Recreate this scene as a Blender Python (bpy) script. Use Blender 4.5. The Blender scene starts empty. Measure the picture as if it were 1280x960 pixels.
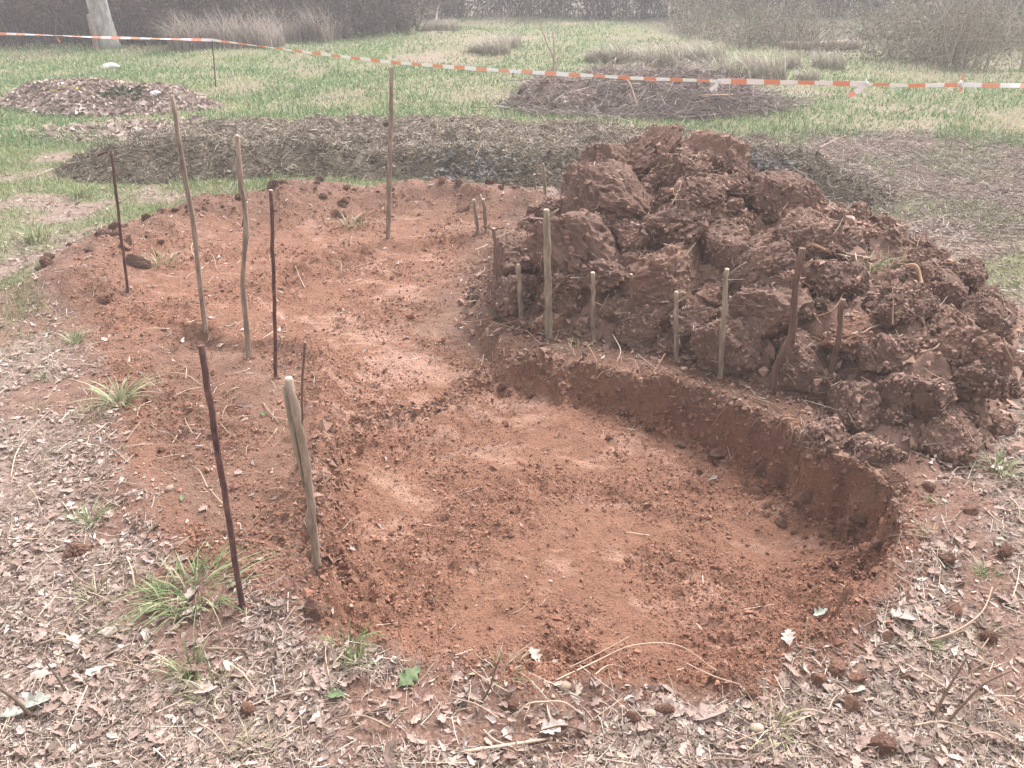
import bpy, math, random
import numpy as np
from mathutils import Vector, Matrix, noise as mnoise
R = math.radians
random.seed(7)
rng = np.random.default_rng(11)

# ------------------------------------------------------------------ camera
CAMZ, F, HOR = 1.65, 1050.0, -50.0            # camera height, focal length in px (1280 wide), horizon row
PITCH = math.atan((480 - HOR) / F)
scene = bpy.context.scene
cam_d = bpy.data.cameras.new('camera')
cam_d.sensor_width = 36.0
cam_d.lens = 36.0 * F / 1280
cam_d.clip_start = 0.05
cam_d.clip_end = 1500
cam = bpy.data.objects.new('camera', cam_d)
scene.collection.objects.link(cam)
cam.location = (0, 0, CAMZ)
cam.rotation_euler = (math.pi / 2 - PITCH, 0, 0)
scene.camera = cam
# ------------------------------------------------------------------ sky, sun, exposure
SUN_EL, SUN_AZ = 52, 32                        # degrees; azimuth clockwise from +Y (the view direction)
world = bpy.data.worlds.new('World')
scene.world = world
world.use_nodes = True
wn = world.node_tree
bg = wn.nodes['Background']
sky = wn.nodes.new('ShaderNodeTexSky')
sky.sky_type = 'NISHITA'
sky.sun_disc = False
sky.sun_elevation = R(SUN_EL)
sky.sun_rotation = R(SUN_AZ)
sky.air_density = 1.0
sky.dust_density = 4.0
hs = wn.nodes.new('ShaderNodeHueSaturation')   # overcast: a grey-white sky instead of a blue one
hs.inputs['Saturation'].default_value = 0.12
wn.links.new(sky.outputs[0], hs.inputs['Color'])
tint = wn.nodes.new('ShaderNodeMix'); tint.data_type = 'RGBA'; tint.blend_type = 'MULTIPLY'   # the cloud layer's faintly warm grey
tint.inputs[0].default_value = 1.0; tint.inputs[7].default_value = (1.0, 0.97, 0.96, 1)
wn.links.new(hs.outputs[0], tint.inputs[6])
wn.links.new(tint.outputs[2], bg.inputs[0])
bg.inputs[1].default_value = 0.12
sun_d = bpy.data.lights.new('sun', 'SUN')
sun_d.energy = 1.5
sun_d.angle = R(26)
sun_d.color = (1.0, 0.96, 0.94)
sun = bpy.data.objects.new('sun', sun_d)
scene.collection.objects.link(sun)
sd_ = Vector((math.sin(R(SUN_AZ)) * math.cos(R(SUN_EL)), math.cos(R(SUN_AZ)) * math.cos(R(SUN_EL)), math.sin(R(SUN_EL))))
sun.rotation_euler = sd_.to_track_quat('Z', 'Y').to_euler()
scene.view_settings.view_transform = 'Standard'
scene.view_settings.look = 'None'
scene.view_settings.gamma = 1.0
scene.view_settings.exposure = 1.72
scene.render.resolution_x = 1024
scene.render.resolution_y = 768
col = scene.collection

# ------------------------------------------------------------------ helpers
def tag(o, label=None, cat=None, group=None, kind=None):
    if label: o['label'] = label
    if cat: o['category'] = cat
    if group: o['group'] = group
    if kind: o['kind'] = kind
    return o

def empty(name, loc, label, cat, group=None, rz=0):
    o = bpy.data.objects.new(name, None)
    o.empty_display_size = 0.1
    o.location = loc
    o.rotation_euler = (0, 0, rz)
    col.objects.link(o)
    return tag(o, label, cat, group)

def link(name, me, parent=None, loc=None):
    o = bpy.data.objects.new(name, me)
    col.objects.link(o)
    if parent is not None: o.parent = parent
    if loc is not None: o.location = loc
    return o

def np_mesh(name, V, Fc, mat=None, smooth=False, colors=None, attrs=None):
    """V (n,3); Fc (m,k) indices all of one size k"""
    V = np.asarray(V, dtype=np.float32); Fc = np.asarray(Fc, dtype=np.int32)
    me = bpy.data.meshes.new(name)
    m, k = Fc.shape
    me.vertices.add(len(V)); me.vertices.foreach_set('co', V.ravel())
    me.loops.add(m * k); me.loops.foreach_set('vertex_index', Fc.ravel())
    me.polygons.add(m)
    me.polygons.foreach_set('loop_start', np.arange(0, m * k, k, dtype=np.int32))
    me.polygons.foreach_set('loop_total', np.full(m, k, dtype=np.int32))
    me.polygons.foreach_set('use_smooth', np.full(m, smooth, dtype=bool))
    me.update(calc_edges=True)
    if colors is not None:
        a = me.color_attributes.new('Col', 'FLOAT_COLOR', 'POINT')
        c4 = np.ones((len(V), 4), dtype=np.float32); c4[:, :3] = colors
        a.data.foreach_set('color', c4.ravel())
    if attrs:
        for nme, arr in attrs.items():
            a = me.attributes.new(nme, 'FLOAT', 'POINT')
            a.data.foreach_set('value', np.asarray(arr, dtype=np.float32))
    if mat is not None: me.materials.append(mat)
    return me

_perm = np.random.default_rng(3).permutation(512).astype(np.int64)
_perm = np.concatenate([_perm, _perm, _perm])
_ang = np.random.default_rng(4).random(2048) * 2 * np.pi
_gc, _gs = np.cos(_ang), np.sin(_ang)
def perlin(x, y, seed=0):
    xi = np.floor(x).astype(np.int64); yi = np.floor(y).astype(np.int64)
    xf = x - xi; yf = y - yi
    u = xf * xf * xf * (xf * (xf * 6 - 15) + 10); v = yf * yf * yf * (yf * (yf * 6 - 15) + 10)
    def g(ix, iy, dx, dy):
        h = _perm[(_perm[(ix + seed * 17) & 511] + iy) & 511]
        return _gc[h] * dx + _gs[h] * dy
    a = g(xi, yi, xf, yf); b = g(xi + 1, yi, xf - 1, yf)
    c = g(xi, yi + 1, xf, yf - 1); d = g(xi + 1, yi + 1, xf - 1, yf - 1)
    return (a + u * (b - a)) * (1 - v) + (c + u * (d - c)) * v
def fbm(x, y, f, octv=4, seed=0, gain=0.5, ridge=False):
    s = 0.0; a = 1.0
    for i in range(octv):
        p = perlin(x * f + 13.7 * i, y * f - 7.1 * i, seed + i)
        s = s + a * ((0.5 - np.abs(p) * 1.6) if ridge else p)
        f *= 2.03; a *= gain
    return s
def sstep(a, b, x):
    t = np.clip((x - a) / (b - a), 0, 1)
    return t * t * (3 - 2 * t)

CP, SP = math.cos(PITCH), math.sin(PITCH)
def ray(px, py):
    dx, dyc = (px - 640) / F, (480 - py) / F
    return Vector((dx, CP + dyc * SP, -SP + dyc * CP))
def gp(px, py, z=0.0):                         # pixel -> point on the plane at height z
    d = ray(px, py); t = (z - CAMZ) / d.z
    return Vector((d.x * t, d.y * t, z))
def gpoly(pts, z=0.0): return np.array([gp(x, y, z).xy[:] for x, y in pts])
def on_plane(px, py, Y):                       # pixel -> point in the upright plane y = Y
    d = ray(px, py); t = Y / d.y
    return Vector((d.x * t, Y, CAMZ + d.z * t))

def smooth_poly(P, n=2):
    for _ in range(n):
        Q = np.roll(P, -1, axis=0)
        P = np.stack([P * .75 + Q * .25, P * .25 + Q * .75], 1).reshape(-1, 2)
    return P
def sdist_raw(P, x, y):
    """signed distance to polygon, positive inside; only computed near its bounding box"""
    x = np.asarray(x, float); y = np.asarray(y, float)
    out = np.full(x.shape, -9.0)
    lo = P.min(0) - 1.0; hi = P.max(0) + 1.0
    m = (x > lo[0]) & (x < hi[0]) & (y > lo[1]) & (y < hi[1])
    xs, ys = x[m], y[m]
    if xs.size == 0: return out
    best = np.full(xs.shape, 1e9); ins = np.zeros(xs.shape, bool)
    n = len(P)
    for i in range(n):
        ax, ay = P[i]; bx, by = P[(i + 1) % n]
        ex, ey = bx - ax, by - ay
        t = np.clip(((xs - ax) * ex + (ys - ay) * ey) / (ex * ex + ey * ey + 1e-12), 0, 1)
        d2 = (xs - ax - t * ex) ** 2 + (ys - ay - t * ey) ** 2
        best = np.minimum(best, d2)
        c = ((ay > ys) != (by > ys)) & (xs < ex * (ys - ay) / (ey if abs(ey) > 1e-12 else 1e-12) + ax)
        ins ^= c
    out[m] = np.where(ins, 1, -1) * np.sqrt(best)
    return out
_sdc = {}
def bil(G, x0, y0, st, x, y, outv):
    u = (x - x0) / st; v = (y - y0) / st
    ny_, nx_ = G.shape
    m = (u >= 0) & (v >= 0) & (u < nx_ - 1.001) & (v < ny_ - 1.001)
    u = np.clip(u, 0, nx_ - 1.001); v = np.clip(v, 0, ny_ - 1.001)
    i = u.astype(int); j = v.astype(int); fu = u - i; fv = v - j
    r = (G[j, i] * (1 - fu) + G[j, i + 1] * fu) * (1 - fv) + (G[j + 1, i] * (1 - fu) + G[j + 1, i + 1] * fu) * fv
    return np.where(m, r, outv)
def sdist(P, x, y):
    """the same, looked up in a grid made once for each outline"""
    k = id(P)
    if k not in _sdc:
        lo = P.min(0) - 0.95; hi = P.max(0) + 0.95; st = 0.0125 if hi[1] < 7.5 else 0.03
        X, Y = np.meshgrid(np.arange(lo[0], hi[0], st), np.arange(lo[1], hi[1], st))
        _sdc[k] = (sdist_raw(P, X, Y), lo[0], lo[1], st)
    return bil(*_sdc[k], np.asarray(x, float), np.asarray(y, float), -9.0)
def pline(P, x, y):                            # distance to an open polyline
    best = np.full(np.shape(x), 1e9)
    for i in range(len(P) - 1):
        ax, ay = P[i]; ex, ey = P[i + 1] - P[i]
        t = np.clip(((x - ax) * ex + (y - ay) * ey) / (ex * ex + ey * ey), 0, 1)
        best = np.minimum(best, (x - ax - t * ex) ** 2 + (y - ay - t * ey) ** 2)
    return np.sqrt(best)

# ------------------------------------------------------------------ layout of the ground
PIT = smooth_poly(gpoly([(397, 560), (394, 650), (400, 720), (410, 775), (450, 800), (520, 814), (600, 830), (680, 844), (760, 853),
    (850, 853), (930, 838), (1000, 800), (1060, 765), (1102, 720), (1128, 665), (1124, 612), (1090, 588), (1035, 568), (975, 532),
    (915, 503), (850, 483), (780, 468), (700, 454), (640, 441), (600, 443), (570, 462), (520, 482), (460, 492), (420, 515)]))
CORR = smooth_poly(gpoly([(397, 565), (402, 480), (425, 455), (392, 425), (330, 402), (318, 370), (340, 335), (400, 312), (500, 300),
    (600, 296), (625, 330), (600, 385), (625, 405), (640, 445), (690, 470), (680, 520), (560, 600), (470, 640), (399, 640)]))
SHELF = smooth_poly(gpoly([(170, 470), (185, 405), (255, 402), (310, 428), (385, 420), (404, 470), (397, 560), (392, 650), (400, 725),
    (330, 715), (265, 695), (205, 625), (172, 540)]))
SOIL = smooth_poly(gpoly([(52, 372), (75, 335), (130, 292), (190, 268), (280, 250), (400, 238), (520, 237), (640, 243), (690, 260),
    (760, 300), (1000, 380), (1060, 420), (1130, 560), (1140, 630), (1120, 720), (1075, 770), (1005, 815), (930, 850), (850, 862),
    (700, 852), (560, 830), (470, 812), (395, 785), (380, 740), (330, 705), (270, 705), (215, 670), (175, 600), (160, 520), (140, 470), (120, 410), (80, 385)]))
BERM = gpoly([(85, 365), (125, 330), (190, 300), (290, 274), (400, 258), (520, 256), (650, 262)])
MOUND = smooth_poly(np.array([(-0.20, 4.12), (-0.02, 3.93), (0.17, 3.80), (0.47, 3.73), (0.76, 3.56), (0.96, 3.38), (1.17, 3.20), (1.33, 2.98),
    (1.38, 2.72), (1.60, 2.66), (1.82, 2.72), (2.12, 3.15), (2.45, 3.70), (2.66, 4.25), (2.55, 4.8), (2.1, 5.4), (1.5, 5.9), (0.9, 6.1), (0.32, 5.9), (0.02, 5.3), (-0.16, 4.6)]))
HEAP = smooth_poly(np.array([(-3.95, 7.05), (-3.0, 6.95), (-1.5, 7.1), (0, 6.95), (1.0, 6.6), (2.0, 6.25), (2.75, 6.1), (3.1, 6.7),
    (2.6, 8.3), (1.0, 9.1), (-1, 9.4), (-3.1, 9.3), (-4.0, 8.2)]))
LEAFP = smooth_poly(np.array([(-6.4, 10.9), (-5.6, 10.35), (-4.6, 10.3), (-3.7, 10.7), (-3.6, 11.2), (-4.3, 11.7), (-5.3, 12.2), (-6.3, 12.0), (-6.7, 11.5)]))
BRUSH = smooth_poly(np.array([(-0.1, 11.3), (0.4, 10.7), (1.2, 10.5), (2.1, 10.2), (2.9, 10.3), (3.3, 10.9), (2.6, 11.6), (1.4, 12.2), (0.3, 12.2)]))
RSIDE = gpoly([(930, 160), (1100, 150), (1300, 175), (1300, 330), (1190, 320), (1080, 290), (1000, 240)])

EDGE = 0.075
def H(x, y):                                   # the ground itself
    x = np.asarray(x, float); y = np.asarray(y, float)
    far = sstep(7, 14, y)
    z = 0.03 * fbm(x, y, 0.5, 3, 1) + 0.012 * fbm(x, y, 3.0, 3, 2) + far * 0.12 * fbm(x, y, 0.3, 3, 5)
    nb = EDGE * fbm(x, y, 3.2, 5, 9, 0.62)
    sp = sdist(PIT, x, y) + nb * 0.7 + 0.028 * fbm(x, y, 11, 3, 13)
    sc = sdist(CORR, x, y) + nb
    sh = sdist(SHELF, x, y) + nb
    so = sdist(SOIL, x, y) + nb
    soil = sstep(-0.03, 0.08, so)
    # wall width: a ramp towards the corridor, steep elsewhere
    ramp = np.exp(-(((x + 0.5) / 0.5) ** 2 + ((y - 3.15) / 0.5) ** 2))
    wl = 0.07 + 0.40 * ramp - 0.015 * sstep(-.25, -.55, x)
    dp = (0.165 + 0.125 * sstep(0.1, 1.15, x) + 0.02 * fbm(x, y, 1.2, 2, 21)) * (0.8 * sstep(-0.01, 1, sp / wl) + 0.2 * sstep(0, 0.45, sp))
    dc = (0.045 + 0.07 * sstep(5.4, 3.5, y)) * sstep(0, 0.14, sc)
    dl = (0.035 + 0.05 * np.exp(-(((x + 1.62) / .32) ** 2 + ((y - 4.0) / .35) ** 2))) * sstep(0, 0.11, sh)
    dep = np.maximum(np.maximum(dp, dc), dl)
    b = pline(BERM, x, y)
    berm = (0.16 + 0.09 * fbm(x, y, 2.2, 3, 30)) * np.exp(-(b / 0.30) ** 2)
    rim = 0.02 * np.exp(-(so / 0.12) ** 2) * sstep(3.0, 2.2, y)
    rough = 0.030 * fbm(x, y, 7, 5, 40, 0.6) + 0.016 * fbm(x, y, 22, 3, 44, 0.6, True)
    crumb = sstep(-0.15, 0.35, fbm(x, y, 2.1, 3, 50))
    lit = (1 - soil) * (1 - far) * (0.014 * fbm(x, y, 12, 3, 60))
    return z * (1 - 0.6 * soil) + berm + rim - dep + soil * rough * (0.35 + 0.75 * crumb + 1.2 * np.exp(-((sp - .03) / 0.10) ** 2)) + lit

def mound_h(x, y):
    d = sdist(MOUND, x, y) + 0.05 * fbm(x, y, 2.5, 3, 70)
    m = np.clip(d, 0, None)
    h = 0.73 * (1 - np.exp(-(m / 0.62) ** 1.15)) * (0.98 + 0.03 * np.sin(x * 3))
    h *= 1.0 - 0.36 * sstep(0.9, 2.4, x)
    inn = sstep(0.0, 0.15, d)
    h = h + inn * (0.12 * fbm(x, y, 2.6, 4, 72) + 0.05 * fbm(x, y, 8, 4, 75, 0.55, True) - 0.01)
    return np.where(d > 0, np.maximum(h, 0.0), -0.02)
def heap_h(poly, hmax, wid, seed, rough=0.1):
    def f(x, y):
        d = sdist(poly, x, y) + 0.15 * fbm(x, y, 1.1, 3, seed)
        m = np.clip(d, 0, None)
        h = hmax * (1 - np.exp(-(m / wid) ** 1.2)) + sstep(0, 0.2, d) * rough * (fbm(x, y, 2.0, 3, seed + 2) + 0.45 * fbm(x, y, 9, 3, seed + 4))
        return np.where(d > 0, np.maximum(h, 0), -0.02)
    return f
compost_h = heap_h(HEAP, 0.21, 0.30, 80, 0.11)
leafp_h = heap_h(LEAFP, 0.34, 0.5, 90, 0.08)
brush_h = heap_h(BRUSH, 0.42, 0.45, 95, 0.12)
def HT_raw(x, y):                              # ground plus everything heaped on it
    z = H(x, y)
    add = np.maximum.reduce([mound_h(x, y), compost_h(x, y), leafp_h(x, y), brush_h(x, y), np.zeros(np.shape(x))])
    return z + add
_htc = []
def HT(x, y):                                  # the same, looked up in two grids made once
    x = np.asarray(x, float); y = np.asarray(y, float)
    if not _htc:
        for x0, x1, y0, y1, st in ((-3.6, 3.6, 0.8, 7.3, 0.0125), (-22, 22, 0.2, 40, 0.06)):
            X, Y = np.meshgrid(np.arange(x0, x1, st), np.arange(y0, y1, st))
            _htc.append((HT_raw(X.ravel(), Y.ravel()).reshape(X.shape), x0, y0, st))
    r = bil(*_htc[0], x, y, np.nan)
    r = np.where(np.isnan(r), bil(*_htc[1], x, y, np.nan), r)
    return np.where(np.isnan(r), 0.0, r)
def h1(x, y): return float(H(np.array([x]), np.array([y]))[0])
def ht1(x, y): return float(HT(np.array([x]), np.array([y]))[0])
def normals(f, x, y, e=0.02):
    gx = (f(x + e, y) - f(x - e, y)) / (2 * e); gy = (f(x, y + e) - f(x, y - e)) / (2 * e)
    n = np.stack([-gx, -gy, np.ones_like(gx)], 1)
    return n / np.linalg.norm(n, axis=1, keepdims=True)
def hit(px, py, f=HT):                         # first point of the ground met by a pixel's ray
    d = ray(px, py)
    lo, hi = 0.8, 40.0
    for n in (300, 60):
        t = np.geomspace(lo, hi, n)
        z = CAMZ + d.z * t
        g = f(d.x * t, d.y * t)
        k = int(np.argmax(z < g)) if (z < g).any() else n - 1
        lo, hi = t[max(k - 1, 0)], t[k] + 1e-6
    return Vector((d.x * t[k], d.y * t[k], g[k]))
def soil_sd(x, y): return sdist(SOIL, x, y) + EDGE * fbm(np.asarray(x, float), np.asarray(y, float), 3.2, 5, 9, 0.62)

def grass_mask(x, y):
    x = np.asarray(x, float); y = np.asarray(y, float)
    n = fbm(x, y, 0.9, 4, 101); n2 = fbm(x, y, 0.35, 3, 105)
    field = sstep(8.6, 9.6, y + 0.6 * n) * (0.62 + 0.55 * n2 + 0.35 * n)
    left = sstep(-1.5, -2.6, x + 0.5 * n) * sstep(3.2, 4.8, y) * sstep(-0.38, 0.02, n + 0.3 * n2)
    strip = sstep(0.55, 0.1, np.abs(y - 6.72 + 0.1 * x)) * sstep(-3.6, -2.6, x) * sstep(0.1, -0.6, x) * 0.9 * sstep(-.4, .0, n)
    right = sstep(1.9, 2.5, x) * sstep(4.0, 4.6, y) * sstep(-0.15, 0.2, n) * 0.7
    g = np.maximum.reduce([field, left, strip, right, 0 * x])
    for poly in (HEAP, LEAFP, BRUSH, MOUND): g = g * sstep(0.1, -0.12, sdist(poly, x, y))
    g = g * sstep(0.02, -0.1, sdist(SOIL, x, y))
    return np.clip(g, 0, 1)

# ------------------------------------------------------------------ materials
def nodes(name, rough=0.95, spec=0.2):
    m = bpy.data.materials.new(name); m.use_nodes = True
    t = m.node_tree; b = t.nodes['Principled BSDF']
    b.inputs['Roughness'].default_value = rough
    b.inputs['Specular IOR Level'].default_value = spec
    return m, t, b
def N(t, typ, **kw):
    n = t.nodes.new(typ)
    for k, v in kw.items():
        if k in n.inputs: n.inputs[k].default_value = v
        else: setattr(n, k, v)
    return n
def noise_tex(t, co, scale, detail=6, rough=0.6):
    n = N(t, 'ShaderNodeTexNoise', Scale=scale, Detail=detail, Roughness=rough)
    if co is not None: t.links.new(co, n.inputs['Vector'])
    return n.outputs['Fac']
def ramp(t, fac, stops):
    r = t.nodes.new('ShaderNodeValToRGB')
    e = r.color_ramp.elements
    while len(e) > 1: e.remove(e[-1])
    e[0].position, e[0].color = stops[0][0], (*stops[0][1], 1)
    for p, c in stops[1:]:
        q = e.new(p); q.color = (*c, 1)
    t.links.new(fac, r.inputs[0])
    return r.outputs[0]
def mixc(t, fac, a, b, mode='MIX'):
    n = t.nodes.new('ShaderNodeMix'); n.data_type = 'RGBA'; n.blend_type = mode
    for s, v in ((n.inputs[0], fac), (n.inputs[6], a), (n.inputs[7], b)):
        if hasattr(v, 'is_output'): t.links.new(v, s)
        elif isinstance(v, (int, float)): s.default_value = v
        else: s.default_value = (*v, 1)
    return n.outputs[2]
def bump(t, b, h, strength=0.5, dist=0.01, prev=None):
    n = N(t, 'ShaderNodeBump', Strength=strength, Distance=dist)
    t.links.new(h, n.inputs['Height'])
    if prev is not None: t.links.new(prev, n.inputs['Normal'])
    t.links.new(n.outputs[0], b.inputs['Normal'])
    return n.outputs[0]
def attr(t, name, out='Fac'):
    n = t.nodes.new('ShaderNodeAttribute'); n.attribute_name = name
    return n.outputs[out]
def objco(t): return t.nodes.new('ShaderNodeTexCoord').outputs['Object']
def world_pos(t): return t.nodes.new('ShaderNodeNewGeometry').outputs['Position']

SUB = (0.262, 0.135, 0.090)     # red subsoil
SUBD = (0.190, 0.093, 0.061)    # crumbled, moist
SUBL = (0.365, 0.216, 0.158)     # smeared, drying
TOP = (0.215, 0.134, 0.104)     # topsoil
TOPL = (0.31, 0.198, 0.160)

def mat_soil():
    m, t, b = nodes('red_subsoil')
    p = world_pos(t)
    mp = t.nodes.new('ShaderNodeMapping'); mp.inputs['Scale'].default_value = (1.0, 2.1, 1.0); mp.inputs['Rotation'].default_value = (0, 0, 0.45)
    t.links.new(p, mp.inputs[0])
    big = noise_tex(t, mp.outputs[0], 2.6, 9, 0.68)
    ad = N(t, 'ShaderNodeMath', operation='ADD'); t.links.new(big, ad.inputs[0]); t.links.new(attr(t, 'smeared'), ad.inputs[1])
    c = ramp(t, ad.outputs[0], [(0.30, SUBD), (0.42, SUB), (0.53, SUB), (0.60, SUBL), (0.74, (0.43, 0.26, 0.205))])
    mid = noise_tex(t, p, 22, 8, 0.72)
    c = mixc(t, 0.7, c, ramp(t, mid, [(0.3, (0.55, 0.53, 0.52)), (0.5, (1, 1, 1)), (0.7, (1.3, 1.27, 1.25))]), 'MULTIPLY')
    fine = noise_tex(t, p, 210, 4, 0.75)
    c = mixc(t, 0.7, c, ramp(t, fine, [(0.3, (0.55, 0.53, 0.52)), (0.52, (1, 1, 1)), (0.72, (1.4, 1.36, 1.35))]), 'MULTIPLY')
    top = mixc(t, mid, (0.125, 0.074, 0.055), (0.27, 0.163, 0.122))
    c = mixc(t, attr(t, 'topsoil'), c, top)
    t.links.new(c, b.inputs['Base Color'])
    n1 = bump(t, b, mid, 0.8, 0.022)
    n2 = bump(t, b, fine, 0.9, 0.006, n1)
    v = N(t, 'ShaderNodeTexVoronoi', Scale=95.0); t.links.new(p, v.inputs['Vector'])
    bump(t, b, v.outputs['Distance'], 0.5, 0.008, n2)
    return m
def mat_ground():
    m, t, b = nodes('ground_cover')
    p = world_pos(t)
    a = noise_tex(t, p, 7, 8, 0.7); f = noise_tex(t, p, 90, 5, 0.75)
    lit = ramp(t, f, [(0.28, (0.11, 0.078, 0.064)), (0.42, (0.19, 0.135, 0.11)), (0.56, (0.30, 0.225, 0.19)), (0.72, (0.46, 0.375, 0.33))])
    lit = mixc(t, 0.5, lit, ramp(t, a, [(0.3, (0.55, 0.5, 0.47)), (0.6, (1.1, 1.1, 1.1))]), 'MULTIPLY')
    gr = ramp(t, noise_tex(t, p, 30, 6, 0.7), [(0.3, (0.06, 0.075, 0.03)), (0.5, (0.13, 0.16, 0.065)), (0.68, (0.28, 0.27, 0.15))])
    c = mixc(t, attr(t, 'grass'), lit, gr)
    sl = ramp(t, f, [(0.3, (0.10, 0.06, 0.045)), (0.5, (0.19, 0.11, 0.083)), (0.7, (0.32, 0.21, 0.165))])
    c = mixc(t, attr(t, 'soilmix'), c, sl)
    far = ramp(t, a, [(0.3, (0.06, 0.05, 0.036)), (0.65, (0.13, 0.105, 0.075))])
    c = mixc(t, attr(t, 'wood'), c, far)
    t.links.new(c, b.inputs['Base Color'])
    n1 = bump(t, b, a, 0.5, 0.03)
    bump(t, b, f, 0.8, 0.008, n1)
    return m
def mat_clod(name, A, B, C, sc=1.0):
    m, t, b = nodes(name)
    p = objco(t)
    oi = t.nodes.new('ShaderNodeObjectInfo').outputs['Random']
    va = t.nodes.new('ShaderNodeVectorMath'); va.operation = 'ADD'
    t.links.new(p, va.inputs[0]); t.links.new(oi, va.inputs[1])
    big = noise_tex(t, va.outputs[0], 1.6 * sc, 6, 0.65)
    c = ramp(t, big, [(0.3, A), (0.5, B), (0.68, C)])
    f = noise_tex(t, va.outputs[0], 14 * sc, 6, 0.72)
    c = mixc(t, 0.6, c, ramp(t, f, [(0.28, (0.66, 0.64, 0.63)), (0.5, (1, 1, 1)), (0.72, (1.35, 1.33, 1.32))]), 'MULTIPLY')
    tint = ramp(t, oi, [(0, (0.78, 0.76, 0.76)), (0.5, (1, 1, 1)), (1, (1.22, 1.16, 1.1))])
    c = mixc(t, 1.0, c, tint, 'MULTIPLY')
    t.links.new(c, b.inputs['Base Color'])
    n1 = bump(t, b, f, 0.8, 0.03 / sc)
    ff = noise_tex(t, va.outputs[0], 55 * sc, 4, 0.7)
    bump(t, b, ff, 0.7, 0.012 / sc, n1)
    return m
def mat_mound():
    m, t, b = nodes('heaped_topsoil')
    p = world_pos(t)
    big = noise_tex(t, p, 3.5, 7, 0.65)
    c = ramp(t, big, [(0.32, (0.16, 0.098, 0.076)), (0.5, (0.235, 0.148, 0.116)), (0.66, (0.32, 0.206, 0.162))])
    f = noise_tex(t, p, 60, 6, 0.72)
    c = mixc(t, 0.6, c, ramp(t, f, [(0.28, (0.5, 0.48, 0.47)), (0.5, (1, 1, 1)), (0.72, (1.5, 1.47, 1.45))]), 'MULTIPLY')
    t.links.new(c, b.inputs['Base Color'])
    n1 = bump(t, b, f, 0.8, 0.012)
    bump(t, b, noise_tex(t, p, 220, 3, 0.7), 0.6, 0.004, n1)
    return m
def mat_col(name, rough=0.9, trans=0.0, var=0.25, rnd=False, base=None, scale=120):
    """colour from the piece's own vertex colour (or base), mottled"""
    m, t, b = nodes(name, rough, 0.25)
    c = attr(t, 'Col', 'Color') if base is None else None
    f = noise_tex(t, objco(t) if rnd else world_pos(t), scale, 4, 0.7)
    mm = ramp(t, f, [(0.3, (1 - var,) * 3), (0.5, (1, 1, 1)), (0.7, (1 + var,) * 3)])
    c = mixc(t, 1.0, c if c is not None else base, mm, 'MULTIPLY')
    if rnd:
        oi = t.nodes.new('ShaderNodeObjectInfo').outputs['Random']
        c = mixc(t, 1.0, c, ramp(t, oi, [(0, (0.6, 0.55, 0.52)), (0.35, (0.95, 0.92, 0.9)), (0.7, (1.0, 0.96, 0.94)), (1, (1.18, 1.16, 1.15))]), 'MULTIPLY')
    t.links.new(c, b.inputs['Base Color'])
    if trans:
        tr = t.nodes.new('ShaderNodeBsdfTranslucent'); t.links.new(c, tr.inputs[0])
        mx = t.nodes.new('ShaderNodeMixShader'); mx.inputs[0].default_value = trans
        t.links.new(b.outputs[0], mx.inputs[1]); t.links.new(tr.outputs[0], mx.inputs[2])
        t.links.new(mx.outputs[0], t.nodes['Material Output'].inputs[0])
    return m
def mat_bark(name, A, B, C, sx=60, sz=9, rough=0.9):
    m, t, b = nodes(name, rough)
    p = objco(t)
    mp = t.nodes.new('ShaderNodeMapping'); mp.inputs['Scale'].default_value = (sx, sx, sz)
    t.links.new(p, mp.inputs[0])
    n = noise_tex(t, mp.outputs[0], 1.0, 6, 0.65)
    c = ramp(t, n, [(0.3, A), (0.5, B), (0.7, C)])
    c = mixc(t, 0.5, c, ramp(t, noise_tex(t, p, 9, 3), [(0.3, (0.6, 0.6, 0.6)), (0.6, (1.15, 1.12, 1.1))]), 'MULTIPLY')
    t.links.new(c, b.inputs['Base Color'])
    bump(t, b, n, 0.6, 0.004)
    return m
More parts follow.
